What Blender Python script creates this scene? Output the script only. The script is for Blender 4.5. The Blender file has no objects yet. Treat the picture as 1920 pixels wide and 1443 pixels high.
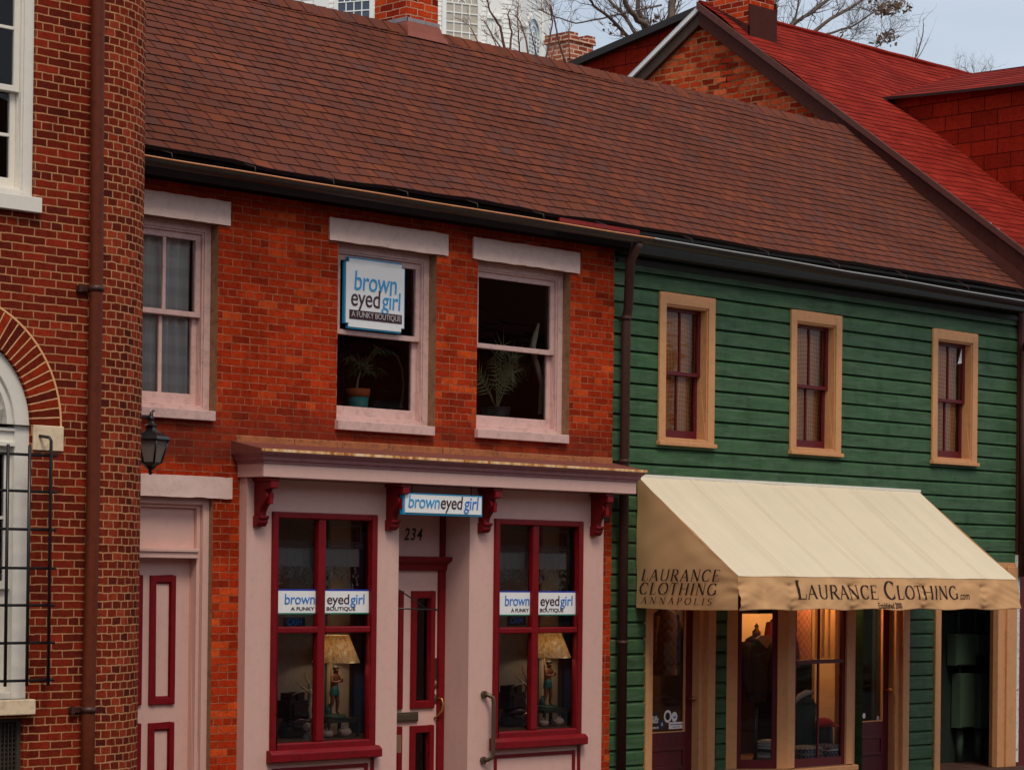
import bpy, bmesh, math, random
import numpy as np
from mathutils import Vector, Matrix, noise as mnoise

R = math.radians
scene = bpy.context.scene
COL = scene.collection

# ------------------------------------------------------------------ camera
F_PX, YAW, PITCH, ROLL, SY = 4600., R(45.3), R(.47), R(.648), 318.
CAM = np.array([0., -17., 2.3])
_F = np.array([math.sin(YAW)*math.cos(PITCH), math.cos(YAW)*math.cos(PITCH), math.sin(PITCH)])
_R0 = np.array([math.cos(YAW), -math.sin(YAW), 0.]); _U0 = np.cross(_R0, _F)
_R = math.cos(ROLL)*_R0 + math.sin(ROLL)*_U0
_U = -math.sin(ROLL)*_R0 + math.cos(ROLL)*_U0
cam_d = bpy.data.cameras.new('camera'); cam = bpy.data.objects.new('camera', cam_d); COL.objects.link(cam)
cam_d.sensor_width = 36.; cam_d.lens = 36.*F_PX/1920.; cam_d.shift_y = SY/1920.
cam_d.clip_start = .5; cam_d.clip_end = 4000.
M = Matrix.Identity(4)
for i in range(3):
    M[i][0], M[i][1], M[i][2], M[i][3] = _R[i], _U[i], -_F[i], CAM[i]
cam.matrix_world = M
scene.camera = cam

def ray(px, py): return _F + _R*(px-960)/F_PX - _U*(py-721.5-SY)/F_PX
def at(px, py, Y=0.):
    d = ray(px, py); return CAM + d*((Y-CAM[1])/d[1])
def atx(px, py, x):
    d = ray(px, py); return CAM + d*((x-CAM[0])/d[0])
def X(px, Y=0., py=900.): return float(at(px, py, Y)[0])
def Z(px, py, Y=0.): return float(at(px, py, Y)[2])

# ------------------------------------------------------------------ sky, sun, exposure
SUN_EL, SUN_AZ = R(57), math.atan2(-.5, -1.)
w = bpy.data.worlds.new('World'); scene.world = w; w.use_nodes = True
nt = w.node_tree; nt.nodes.clear()
out = nt.nodes.new('ShaderNodeOutputWorld'); bg = nt.nodes.new('ShaderNodeBackground')
sky = nt.nodes.new('ShaderNodeTexSky'); sky.sky_type = 'NISHITA'; sky.sun_disc = False
sky.sun_elevation = SUN_EL; sky.sun_rotation = SUN_AZ
sky.air_density = 1.2; sky.dust_density = 2.2; sky.ozone_density = 1.4
tc = nt.nodes.new('ShaderNodeTexCoord'); mp = nt.nodes.new('ShaderNodeMapping'); mp.inputs['Scale'].default_value = (1, 1, 4)
ns = nt.nodes.new('ShaderNodeTexNoise'); ns.inputs['Scale'].default_value = 2.2; ns.inputs['Detail'].default_value = 5
rp = nt.nodes.new('ShaderNodeValToRGB'); rp.color_ramp.elements[0].position = .35; rp.color_ramp.elements[1].position = .75
rp.color_ramp.elements[0].color = (.50, .50, .50, 1); rp.color_ramp.elements[1].color = (1., 1., 1., 1)
mx = nt.nodes.new('ShaderNodeMix'); mx.data_type = 'RGBA'
mx.inputs['B'].default_value = (8.1, 8.8, 9.9, 1)          # thin high cloud veil
nt.links.new(tc.outputs['Generated'], mp.inputs['Vector']); nt.links.new(mp.outputs['Vector'], ns.inputs['Vector'])
nt.links.new(ns.outputs['Fac'], rp.inputs['Fac']); nt.links.new(rp.outputs['Color'], mx.inputs['Factor'])
nt.links.new(sky.outputs['Color'], mx.inputs['A']); nt.links.new(mx.outputs['Result'], bg.inputs['Color'])
bg.inputs['Strength'].default_value = .096
nt.links.new(bg.outputs['Background'], out.inputs['Surface'])
sun_d = bpy.data.lights.new('sun', 'SUN'); sun_d.energy = 1.8; sun_d.angle = R(20); sun_d.color = (1., .90, .76)
sun = bpy.data.objects.new('sun', sun_d); COL.objects.link(sun)
sv = Vector((math.sin(SUN_AZ)*math.cos(SUN_EL), math.cos(SUN_AZ)*math.cos(SUN_EL), math.sin(SUN_EL)))
sun.rotation_euler = sv.to_track_quat('Z', 'Y').to_euler()
sun.location = sv*60
scene.view_settings.view_transform = 'Standard'; scene.view_settings.look = 'None'
scene.view_settings.exposure = .03; scene.view_settings.gamma = 1.
scene.cycles.max_bounces = 8; scene.cycles.transparent_max_bounces = 16
scene.cycles.use_denoising = True

# ------------------------------------------------------------------ helpers
random.seed(7)
def lin(c):
    c /= 255.
    return c/12.92 if c <= .04045 else ((c+.055)/1.055)**2.4
def alb(r, g, b, k=.75): return tuple(min(.9, lin(v)/k) for v in (r, g, b))

OFF = {}
def tag(o, label, cat, group=None):
    o['label'] = label; o['category'] = cat
    if group: o['group'] = group
    return o
def thing(name, label, cat, loc=(0, 0, 0), group=None):
    o = bpy.data.objects.new(name, None); COL.objects.link(o); o.location = loc
    o.empty_display_size = .1
    OFF[o] = Vector(loc)
    return tag(o, label, cat, group)

class MB:
    def __init__(s): s.v = []; s.f = []; s.uv = []; s.mi = []; s.sm = []
    def face(s, pts, uv=None, mi=0, smooth=False):
        n = len(s.v); s.v += [tuple(p) for p in pts]; s.f.append(list(range(n, n+len(pts))))
        if uv is None:
            a = Vector(pts[0]); nn = (Vector(pts[1])-a).cross(Vector(pts[-1])-a)
            ax = max(range(3), key=lambda i: abs(nn[i]))
            uv = [((p[1], p[2]) if ax == 0 else (p[0], p[2]) if ax == 1 else (p[0], p[1])) for p in pts]
        s.uv.append(uv); s.mi.append(mi); s.sm.append(smooth)
        return s
    def box(s, x0, x1, y0, y1, z0, z1, mi=0):
        if x0 > x1: x0, x1 = x1, x0
        if y0 > y1: y0, y1 = y1, y0
        if z0 > z1: z0, z1 = z1, z0
        a = [(x0,y0,z0),(x1,y0,z0),(x1,y1,z0),(x0,y1,z0),(x0,y0,z1),(x1,y0,z1),(x1,y1,z1),(x0,y1,z1)]
        for q in ((0,1,5,4),(1,2,6,5),(2,3,7,6),(3,0,4,7),(4,5,6,7),(3,2,1,0)):
            s.face([a[i] for i in q], mi=mi)
        return s
    def hexa(s, a, mi=0):
        for q in ((0,1,5,4),(1,2,6,5),(2,3,7,6),(3,0,4,7),(4,5,6,7),(3,2,1,0)):
            s.face([a[i] for i in q], mi=mi)
        return s
    def ring(s, x0, x1, z0, z1, wl, wr, wb, wt, y0, y1, mi=0):
        """rectangular frame in the xz plane, from four boxes butted end to end"""
        s.box(x0, x0+wl, y0, y1, z0, z1, mi); s.box(x1-wr, x1, y0, y1, z0, z1, mi)
        s.box(x0+wl, x1-wr, y0, y1, z0, z0+wb, mi); s.box(x0+wl, x1-wr, y0, y1, z1-wt, z1, mi)
        return s
    def prism(s, prof, x0, x1, axis='x', mi=0, smooth=False):
        """closed profile (a,b) extruded along an axis; profile in the other two axes"""
        def P(a, b, t): return (t, a, b) if axis == 'x' else (a, t, b) if axis == 'y' else (a, b, t)
        n = len(prof)
        for i in range(n):
            p, q = prof[i], prof[(i+1) % n]
            s.face([P(*p, x0), P(*p, x1), P(*q, x1), P(*q, x0)], mi=mi, smooth=smooth)
        s.face([P(*p, x0) for p in prof], mi=mi); s.face([P(*p, x1) for p in prof][::-1], mi=mi)
        return s
    def tube(s, pts, r, n=8, mi=0, cap=True, smooth=True):
        pts = [Vector(p) for p in pts]; rr = r if hasattr(r, '__len__') else [r]*len(pts)
        rings = []; up = None
        for i, p in enumerate(pts):
            d = (pts[min(i+1, len(pts)-1)]-pts[max(i-1, 0)])
            d = d.normalized() if d.length > 1e-9 else Vector((0, 0, 1))
            if up is None:
                up = Vector((0, 0, 1)) if abs(d.z) < .9 else Vector((1, 0, 0))
            a = d.cross(up).normalized(); b = a.cross(d).normalized(); up = b
            rings.append([p+(a*math.cos(t)+b*math.sin(t))*rr[i] for t in (2*math.pi*k/n for k in range(n))])
        base = len(s.v)
        for g in rings: s.v += [tuple(p) for p in g]
        for i in range(len(rings)-1):
            for k in range(n):
                k2 = (k+1) % n
                s.f.append([base+i*n+k, base+i*n+k2, base+(i+1)*n+k2, base+(i+1)*n+k])
                s.uv.append([(k/n, i), ((k+1)/n, i), ((k+1)/n, i+1), (k/n, i+1)]); s.mi.append(mi); s.sm.append(smooth)
        if cap:
            s.f.append([base+k for k in range(n)][::-1]); s.uv.append([(0, 0)]*n); s.mi.append(mi); s.sm.append(False)
            e = base+(len(rings)-1)*n
            s.f.append([e+k for k in range(n)]); s.uv.append([(0, 0)]*n); s.mi.append(mi); s.sm.append(False)
        return s
    def lathe(s, c, prof, n=20, mi=0, smooth=True, sx=1., sy=1., rot=0., cap=True):
        base = len(s.v)
        for (r, z) in prof:
            for k in range(n):
                t = 2*math.pi*k/n+rot; s.v.append((c[0]+r*math.cos(t)*sx, c[1]+r*math.sin(t)*sy, c[2]+z))
        for i in range(len(prof)-1):
            for k in range(n):
                k2 = (k+1) % n
                s.f.append([base+i*n+k, base+i*n+k2, base+(i+1)*n+k2, base+(i+1)*n+k])
                s.uv.append([(k/n, prof[i][1]), ((k+1)/n, prof[i][1]), ((k+1)/n, prof[i+1][1]), (k/n, prof[i+1][1])]); s.mi.append(mi); s.sm.append(smooth)
        for i, rev in ((0, True), (len(prof)-1, False)):
            if cap and prof[i][0] > 1e-6:
                ids = [base+i*n+k for k in range(n)]
                s.f.append(ids[::-1] if rev else ids); s.uv.append([(0, 0)]*n); s.mi.append(mi); s.sm.append(False)
        return s
    def grid(s, fn, nu, nv, mi=0, smooth=True, uvfn=None):
        base = len(s.v)
        for j in range(nv+1):
            for i in range(nu+1): s.v.append(tuple(fn(i/nu, j/nv)))
        for j in range(nv):
            for i in range(nu):
                a = base+j*(nu+1)+i
                s.f.append([a, a+1, a+nu+2, a+nu+1])
                c = [(i/nu, j/nv), ((i+1)/nu, j/nv), ((i+1)/nu, (j+1)/nv), (i/nu, (j+1)/nv)]
                s.uv.append([uvfn(*q) for q in c] if uvfn else c); s.mi.append(mi); s.sm.append(smooth)
        return s
    def build(s, name, mats, parent=None, bevel=0., label=None, thick=0.):
        off = OFF.get(parent, Vector((0, 0, 0)))
        me = bpy.data.meshes.new(name)
        me.from_pydata([(p[0]-off.x, p[1]-off.y, p[2]-off.z) for p in s.v], [], s.f)
        uvl = me.uv_layers.new(name='UVMap'); flat = []
        for u in s.uv:
            for q in u: flat += [q[0], q[1]]
        uvl.data.foreach_set('uv', flat)
        if not isinstance(mats, (list, tuple)): mats = [mats]
        for m in mats: me.materials.append(m)
        me.polygons.foreach_set('material_index', s.mi); me.polygons.foreach_set('use_smooth', s.sm)
        me.update()
        if bevel:
            bm = bmesh.new(); bm.from_mesh(me); bmesh.ops.remove_doubles(bm, verts=bm.verts, dist=1e-5); bm.to_mesh(me); bm.free()
        o = bpy.data.objects.new(name, me); COL.objects.link(o)
        if parent is not None: o.parent = parent
        OFF[o] = off
        if bevel:
            b = o.modifiers.new('bevel', 'BEVEL'); b.width = bevel; b.segments = 2; b.limit_method = 'ANGLE'; b.angle_limit = R(40)
        if thick:
            b = o.modifiers.new('thickness', 'SOLIDIFY'); b.thickness = thick
        if label: o['label'] = label
        return o

def rect_minus(x0, x1, z0, z1, ops):
    xs = sorted({x0, x1, *[v for o in ops for v in (o[0], o[1]) if x0 < v < x1]})
    zs = sorted({z0, z1, *[v for o in ops for v in (o[2], o[3]) if z0 < v < z1]})
    res = []
    for a, b in zip(xs, xs[1:]):
        for c, d in zip(zs, zs[1:]):
            m, n = (a+b)/2, (c+d)/2
            if not any(o[0] < m < o[1] and o[2] < n < o[3] for o in ops): res.append((a, b, c, d))
    return res
def wall_xz(mb, x0, x1, z0, z1, y, ops, depth, mi=0, reveal_mi=0):
    for a, b, c, d in rect_minus(x0, x1, z0, z1, ops):
        mb.face([(a, y, c), (b, y, c), (b, y, d), (a, y, d)], mi=mi)
    for a, b, c, d in ops:
        mb.face([(a, y, c), (a, y, d), (a, y+depth, d), (a, y+depth, c)], mi=reveal_mi)
        mb.face([(b, y, d), (b, y, c), (b, y+depth, c), (b, y+depth, d)], mi=reveal_mi)
        mb.face([(a, y, d), (b, y, d), (b, y+depth, d), (a, y+depth, d)], mi=reveal_mi)
        if c > z0: mb.face([(b, y, c), (a, y, c), (a, y+depth, c), (b, y+depth, c)], mi=reveal_mi)

# ------------------------------------------------------------------ materials
class N:
    def __init__(s, name):
        s.m = bpy.data.materials.new(name); s.m.use_nodes = True; s.t = s.m.node_tree; s.t.nodes.clear()
        s.o = s.new('ShaderNodeOutputMaterial')
    def new(s, kind, **kw):
        n = s.t.nodes.new(kind)
        for k, v in kw.items(): setattr(n, k, v)
        return n
    def put(s, sock, v):
        if hasattr(v, 'is_output') or isinstance(v, bpy.types.NodeSocket): s.t.links.new(v, sock)
        else:
            if isinstance(v, tuple) and len(v) == 3 and sock.type == 'RGBA': v = (*v, 1)
            sock.default_value = v
    def coord(s, kind='Object', scale=(1, 1, 1), loc=(0, 0, 0)):
        c = s.new('ShaderNodeTexCoord'); m = s.new('ShaderNodeMapping')
        m.inputs['Scale'].default_value = scale; m.inputs['Location'].default_value = loc
        s.t.links.new(c.outputs[kind], m.inputs['Vector']); return m.outputs['Vector']
    def noise(s, vec, scale, detail=4, rough=.55, dist=0.):
        n = s.new('ShaderNodeTexNoise'); s.put(n.inputs['Vector'], vec)
        n.inputs['Scale'].default_value = scale; n.inputs['Detail'].default_value = detail
        n.inputs['Roughness'].default_value = rough; n.inputs['Distortion'].default_value = dist
        return n.outputs['Fac']
    def ramp(s, fac, stops, interp='LINEAR'):
        r = s.new('ShaderNodeValToRGB'); r.color_ramp.interpolation = interp; s.put(r.inputs['Fac'], fac)
        e = r.color_ramp.elements
        while len(e) < len(stops): e.new(.5)
        for i, (p, c) in enumerate(stops):
            e[i].position = p
            e[i].color = (c, c, c, 1) if not isinstance(c, tuple) else (*c[:3], 1)
        return r.outputs['Color']
    def mix(s, fac, a, b, mode='MIX'):
        n = s.new('ShaderNodeMix', data_type='RGBA', blend_type=mode)
        s.put(n.inputs['Factor'], fac); s.put(n.inputs['A'], a); s.put(n.inputs['B'], b)
        return n.outputs['Result']
    def math(s, op, a, b=0.):
        n = s.new('ShaderNodeMath', operation=op); s.put(n.inputs[0], a); s.put(n.inputs[1], b); return n.outputs[0]
    def bump(s, h, strength=.3, dist=.004, normal=None):
        n = s.new('ShaderNodeBump'); n.inputs['Strength'].default_value = strength; n.inputs['Distance'].default_value = dist
        s.put(n.inputs['Height'], h)
        if normal is not None: s.put(n.inputs['Normal'], normal)
        return n.outputs['Normal']
    def bsdf(s, col, rough=.6, normal=None, metal=0., spec=.4, **kw):
        p = s.new('ShaderNodeBsdfPrincipled'); s.put(p.inputs['Base Color'], col); s.put(p.inputs['Roughness'], rough)
        p.inputs['Metallic'].default_value = metal; p.inputs['Specular IOR Level'].default_value = spec
        if normal is not None: s.put(p.inputs['Normal'], normal)
        for k, v in kw.items(): s.put(p.inputs[k], v)
        return p.outputs['BSDF']
    def done(s, sh): s.t.links.new(sh, s.o.inputs['Surface']); return s.m

def sc3(c, f): return tuple(min(.95, v*f) for v in c)
def paint(name, rgb, rough=.5, var=.14, grime=.35, streak=(3, 3, .6), bump=.25, spec=.4, chips=None, chip_amt=.66):
    n = N(name)
    v1 = n.noise(n.coord('Object', streak), 2.5, 5)
    v2 = n.noise(n.coord('Object', (1, 1, 1)), 14, 4, .7)
    v3 = n.noise(n.coord('Object', (1, 1, 1)), 90, 3, .6)
    c = n.mix(v1, sc3(rgb, 1-var), sc3(rgb, 1+var))
    g = n.ramp(v2, [(.30, 1-grime), (.52, 1.), (1., 1.)])
    c = n.mix(1., c, g, 'MULTIPLY')
    if chips:
        ck = n.ramp(n.noise(n.coord('Object', (1, 1, 1), (3, 7, 1)), 26, 6, .7), [(chip_amt, 0.), (chip_amt+.03, 1.)])
        c = n.mix(ck, c, chips)
    h = n.math('ADD', n.math('MULTIPLY', v3, .6), v2)
    return n.done(n.bsdf(c, n.math('ADD', n.math('MULTIPLY', v2, .2), rough-.1), n.bump(h, bump, .003), spec=spec))
def brick(name, stops, mortar, soot=None, bw=.205, rh=.067, ms=.006, offs=.5, ofreq=2, sq=1., sqf=2, jitter=.004, stain=.4, stain_scale=1.1, rough=.85, bump=.7, mort_var=.25, smooth=.25):
    n = N(name)
    uv = n.coord('UV')
    nn = n.new('ShaderNodeTexNoise'); n.put(nn.inputs['Vector'], uv); nn.inputs['Scale'].default_value = 14; nn.inputs['Detail'].default_value = 3
    sub = n.new('ShaderNodeVectorMath', operation='SUBTRACT'); n.put(sub.inputs[0], nn.outputs['Color']); sub.inputs[1].default_value = (.5, .5, .5)
    scl = n.new('ShaderNodeVectorMath', operation='SCALE'); n.put(scl.inputs[0], sub.outputs[0]); scl.inputs['Scale'].default_value = jitter*4
    add = n.new('ShaderNodeVectorMath', operation='ADD'); n.put(add.inputs[0], uv); n.put(add.inputs[1], scl.outputs[0])
    b = n.new('ShaderNodeTexBrick'); n.put(b.inputs['Vector'], add.outputs[0])
    b.offset = offs; b.offset_frequency = ofreq; b.squash = sq; b.squash_frequency = sqf
    b.inputs['Color1'].default_value = (0, 0, 0, 1); b.inputs['Color2'].default_value = (1, 1, 1, 1); b.inputs['Mortar'].default_value = (.5, .5, .5, 1)
    b.inputs['Scale'].default_value = 1.; b.inputs['Mortar Size'].default_value = ms; b.inputs['Mortar Smooth'].default_value = smooth
    b.inputs['Brick Width'].default_value = bw; b.inputs['Row Height'].default_value = rh
    c = n.ramp(b.outputs['Color'], stops)
    f1 = n.noise(uv, 60, 4, .7)
    c = n.mix(1., c, n.ramp(f1, [(.25, .66), (.6, 1.08)]), 'MULTIPLY')
    f2 = n.noise(uv, 17, 5, .75)
    c = n.mix(1., c, n.ramp(f2, [(.30, .62), (.5, .98), (.72, 1.16)]), 'MULTIPLY')
    stv = n.noise(n.coord('UV', (2.6, .28, 1)), 1.6, 5, .65)
    c = n.mix(1., c, n.ramp(stv, [(.30, 1-stain*.9), (.50, 1.)]), 'MULTIPLY')
    big = n.noise(uv, stain_scale, 5, .6, .4)
    c = n.mix(1., c, n.ramp(big, [(.28, 1-stain), (.55, 1.), (.8, 1.1)]), 'MULTIPLY')
    mo = n.mix(n.ramp(n.noise(uv, 7 if mort_var < .8 else 1.8, 4, .7), [(.3, 0.), (.7, 1.)]), sc3(mortar, 1-mort_var), sc3(mortar, 1+mort_var))
    c = n.mix(b.outputs['Fac'], c, mo)
    if soot:
        sp = n.new('ShaderNodeSeparateXYZ'); n.put(sp.inputs[0], uv)
        hz = n.math('ADD', sp.outputs['Y'], n.math('MULTIPLY', n.math('SUBTRACT', n.noise(uv, 2.4, 5, .7), .5), .5))
        lo, hi = soot
        mk = n.ramp(n.math('DIVIDE', n.math('SUBTRACT', hz, lo), hi-lo), [(0., 0.), (.15, 1.), (.6, .8), (1., 0.)])
        c = n.mix(n.math('MULTIPLY', mk, .62), c, sc3(alb(70, 34, 26), 1.))
    h = n.math('SUBTRACT', n.math('MULTIPLY', f1, .35), b.outputs['Fac'])
    return n.done(n.bsdf(c, rough, n.bump(h, bump, .008), spec=.05))
def shingle(name, stops, gap, bw, rh, rough=.9, ms=.004, blotch=.18):
    n = N(name); uv = n.coord('UV')
    b = n.new('ShaderNodeTexBrick'); n.put(b.inputs['Vector'], uv)
    b.offset = 0.; b.offset_frequency = 2; b.squash = 1.
    b.inputs['Color1'].default_value = (0, 0, 0, 1); b.inputs['Color2'].default_value = (1, 1, 1, 1)
    b.inputs['Scale'].default_value = 1.; b.inputs['Mortar Size'].default_value = ms; b.inputs['Mortar Smooth'].default_value = .1
    b.inputs['Brick Width'].default_value = bw; b.inputs['Row Height'].default_value = rh
    b2 = n.new('ShaderNodeTexBrick'); n.put(b2.inputs['Vector'], n.coord('UV', (1, 1, 1), (.07, 0, 0)))
    b2.offset = 0.; b2.squash = 1.
    b2.inputs['Color1'].default_value = (0, 0, 0, 1); b2.inputs['Color2'].default_value = (1, 1, 1, 1)
    b2.inputs['Scale'].default_value = 1.; b2.inputs['Mortar Size'].default_value = 0.; b2.inputs['Brick Width'].default_value = bw*.55; b2.inputs['Row Height'].default_value = rh
    v = n.math('ADD', n.math('MULTIPLY', b.outputs['Color'], .34), n.math('MULTIPLY', n.noise(n.coord('UV', (8, 8, 1)), 6., 6, .8), .30))
    v = n.math('ADD', v, n.math('MULTIPLY', b2.outputs['Color'], .40))
    c = n.ramp(v, stops)
    gr = n.noise(uv, 260, 2, .8)
    c = n.mix(1., c, n.ramp(gr, [(.3, .72), (.7, 1.22)]), 'MULTIPLY')
    big = n.noise(uv, .8, 4, .6, .3)
    c = n.mix(1., c, n.ramp(big, [(.3, 1-blotch), (.7, 1+blotch*.5)]), 'MULTIPLY')
    sep = n.new('ShaderNodeSeparateXYZ'); n.put(sep.inputs[0], uv)
    wv = n.math('FRACT', n.math('DIVIDE', sep.outputs['X'], bw))
    slit = n.math('MAXIMUM', n.math('GREATER_THAN', wv, 1-ms*1.2/bw), n.math('LESS_THAN', wv, ms*1.2/bw))
    c = n.mix(n.math('MULTIPLY', slit, .85), c, gap)
    return n.done(n.bsdf(c, rough, n.bump(gr, .5, .002), spec=.03))
def plain(name, rgb, rough=.6, metal=0., var=.15, spec=.4, scale=20, bump=.15):
    n = N(name); v = n.noise(n.coord('Object'), scale, 4, .65)
    return n.done(n.bsdf(n.mix(v, sc3(rgb, 1-var), sc3(rgb, 1+var)), rough, n.bump(v, bump, .002), metal=metal, spec=spec))
def glass(name, tint=.8, ior=1.45, wav=.35, rough=.015, scale=5.):
    n = N(name)
    tr = n.new('ShaderNodeBsdfTransparent'); tr.inputs['Color'].default_value = (tint, tint, tint, 1)
    gl = n.new('ShaderNodeBsdfGlossy'); gl.inputs['Roughness'].default_value = rough
    nm = n.bump(n.noise(n.coord('Object', (1, 1, 4.5)), scale, 2, .4), wav, .01)
    n.put(gl.inputs['Normal'], nm)
    fr = n.new('ShaderNodeFresnel'); fr.inputs['IOR'].default_value = ior
    ms = n.new('ShaderNodeMixShader'); n.put(ms.inputs[0], fr.outputs[0]); n.put(ms.inputs[1], tr.outputs[0]); n.put(ms.inputs[2], gl.outputs[0])
    return n.done(ms.outputs[0])
def cloth(name, rgb, trans=.2, var=.08, rough=.95, tcol=None, streaks=0.):
    n = N(name)
    v = n.noise(n.coord('Object'), 3, 5, .6)
    c = n.mix(v, sc3(rgb, 1-var), sc3(rgb, 1+var))
    if streaks:
        st = n.noise(n.coord('Object', (9, .6, .6)), 1., 4, .6)
        c = n.mix(1., c, n.ramp(st, [(.3, 1-streaks), (.65, 1.)]), 'MULTIPLY')
    d = n.bsdf(c, rough, n.bump(n.noise(n.coord('Object'), 320, 2), .12, .001), spec=.15)
    t = n.new('ShaderNodeBsdfTranslucent'); n.put(t.inputs['Color'], n.mix(1., c, tcol or (1, 1, 1), 'MULTIPLY'))
    ms = n.new('ShaderNodeMixShader'); ms.inputs[0].default_value = trans
    n.put(ms.inputs[1], d); n.put(ms.inputs[2], t.outputs[0])
    return n.done(ms.outputs[0])

m_brick_mid = brick('mid_brick', [(0., alb(126, 35, 15)), (.12, alb(148, 41, 15)), (.5, alb(160, 45, 16)), (.88, alb(172, 52, 19)), (1., alb(194, 74, 29))],
                    alb(136, 82, 58), soot=(3.2, 3.85), bw=.205, rh=.0675, ms=.0052, sq=.5, sqf=7, stain=.38, stain_scale=.9, mort_var=.5, bump=.5, jitter=.004)
m_brick_left = brick('corner_brick', [(0., alb(86, 28, 19)), (.2, alb(100, 31, 18)), (.6, alb(112, 34, 19)), (1., alb(136, 42, 23))],
                     alb(160, 114, 78), bw=.2, rh=.0625, ms=.0058, sq=.5, sqf=6, stain=.35, stain_scale=.8, jitter=.0035)
m_brick_head = brick('corner_header_brick', [(0., alb(76, 28, 22)), (.2, alb(104, 34, 20)), (.65, alb(120, 40, 22)), (1., alb(150, 58, 34))],
                     alb(164, 118, 82), bw=.105, rh=.0625, ms=.0062, stain=.35, stain_scale=.8, jitter=.006)
m_brick_arch = brick('arch_brick', [(0., alb(84, 28, 18)), (.4, alb(116, 36, 16)), (1., alb(150, 46, 20))],
                     alb(192, 146, 106), bw=.5, rh=.0655, ms=.0065, offs=0., stain=.25, jitter=.002)
m_brick_gable = brick('gable_brick', [(0., alb(118, 32, 14)), (.3, alb(160, 46, 19)), (.65, alb(182, 62, 28)), (1., alb(204, 92, 52))],
                      alb(140, 92, 60), bw=.22, rh=.085, ms=.012, stain=.45, stain_scale=1.4, mort_var=.92, jitter=.010, bump=1.)
m_brick_chim = brick('chimney_brick', [(0., alb(96, 22, 10)), (.4, alb(150, 40, 16)), (1., alb(190, 66, 26))],
                     alb(170, 130, 105), bw=.21, rh=.075, ms=.006, stain=.35, stain_scale=2., jitter=.006)
m_brick_back = brick('back_chimney_brick', [(0., alb(126, 56, 38)), (.5, alb(158, 78, 54)), (1., alb(184, 112, 84))],
                     alb(190, 160, 136), bw=.21, rh=.072, ms=.012, stain=.3, stain_scale=2., jitter=.006)
m_pink = paint('pink_paint', alb(193, 154, 142), .5, .05, .07, (4, 4, .35), bump=.16)
m_pink_d = paint('pink_paint_worn', alb(190, 155, 146), .55, .08, .25, bump=.3, chips=alb(120, 86, 78), chip_amt=.70)
m_lintel = paint('lintel_paint', alb(202, 172, 161), .7, .05, .12, (1, 1, 1), .8, chips=alb(140, 105, 100), chip_amt=.68)
m_crim = paint('crimson_paint', alb(106, 4, 12), .45, .14, .3, bump=.2, spec=.3)
m_maroon = paint('maroon_paint', alb(80, 20, 25), .45, .12, .25, bump=.15, spec=.3)
m_tan = paint('tan_paint', alb(180, 128, 84), .5, .07, .16, bump=.14)
m_white = paint('white_paint', (.80, .74, .64), .55, .03, .06, bump=.08, chips=alb(180, 170, 155), chip_amt=.76)
m_church = paint('white_clapboard', (.88, .86, .82), .6, .03, .05, bump=.05)
m_green = None
m_stone = paint('pale_stone', alb(205, 182, 150), .85, .08, .3, (1, 1, 1), .6)
m_band = paint('sandstone_band', alb(150, 88, 52), .9, .22, .4, (2, 1, 2), .9, chips=alb(96, 66, 48), chip_amt=.58)
m_rustpipe = paint('rust_brown_pipe', alb(88, 37, 19), .5, .2, .3, (3, 3, .5), .1, spec=.2)
m_pipe = paint('dark_brown_pipe', alb(62, 40, 34), .5, .15, .25, (3, 3, .5), .1, spec=.2, chips=alb(150, 140, 132), chip_amt=.76)
m_copper = plain('copper_edge', alb(205, 132, 84), .4, .5, .3, .5, 8)
m_galv = plain('galvanised_edge', alb(150, 150, 146), .5, .3, .12, .5, 8)
m_gutter = paint('gutter_brown', alb(56, 42, 33), .5, .2, .35, (1, 3, 3), .1)
m_gutter2 = paint('gutter_dark', alb(42, 33, 29), .5, .2, .35, (1, 3, 3), .1)
m_rake = paint('rake_brown', alb(64, 32, 26), .7, .12, .25, bump=.15, spec=.08)
m_rakelead = paint('rake_cap', alb(86, 52, 46), .65, .14, .25, bump=.15, spec=.12)
m_dark = plain('gutter_gap_shade', (.02, .016, .014), .9)
m_eaveshade = plain('painted_eave_shade', (.016, .011, .010), .95, spec=.0)  # near-black colour standing in for the deep shadow under the eaves
m_iron = plain('black_iron', (.012, .011, .011), .38, .0, .2, .5)
m_bronze = plain('aged_bronze', alb(88, 74, 58), .38, .6, .3, .5, 30)
m_brass = plain('brass', alb(150, 106, 58), .3, .8, .2, .5, 30)
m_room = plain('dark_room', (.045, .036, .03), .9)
m_gutrust = None
m_glass = glass('old_window_glass', .95, 1.42, .12, .02, 2.6)
m_glass_shop = glass('shop_window_glass', .96, 1.42, .12, .01, 2.5)
m_bluedrape = cloth('navy_drape', (.05, .09, .22), .05)
m_cream = plain('cream_panel', (.60, .50, .38), .8)
m_grayboard = plain('grey_backboard', (.22, .19, .165), .85, var=.3)
m_lace = cloth('lace', (.42, .44, .42), .5)
m_terra = plain('terracotta', alb(178, 84, 44), .8)
m_teal = plain('teal_glaze', alb(60, 140, 130), .35)
m_leaf = plain('leaf_green', (.06, .11, .035), .5, var=.4, scale=30)
m_palm = plain('palm_green', (.24, .24, .10), .5, var=.4, scale=30)
m_bark = plain('pale_stem', (.46, .36, .25), .85, var=.3)
m_wood = plain('light_wood', (.42, .26, .12), .6)
m_signwhite = plain('sign_white', (.88, .87, .84), .45, var=.03, bump=.02)
m_signteal = plain('sign_blue_edge', alb(20, 130, 170), .45, var=.05, bump=.02)
m_ltblue = plain('letter_blue', alb(50, 140, 190), .5, var=.04, bump=.0)
m_ltblue2 = plain('letter_deep_blue', alb(46, 110, 180), .5, var=.04, bump=.0)
m_ltbrown = plain('letter_brown', alb(56, 26, 32), .5, var=.04, bump=.0)
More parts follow.
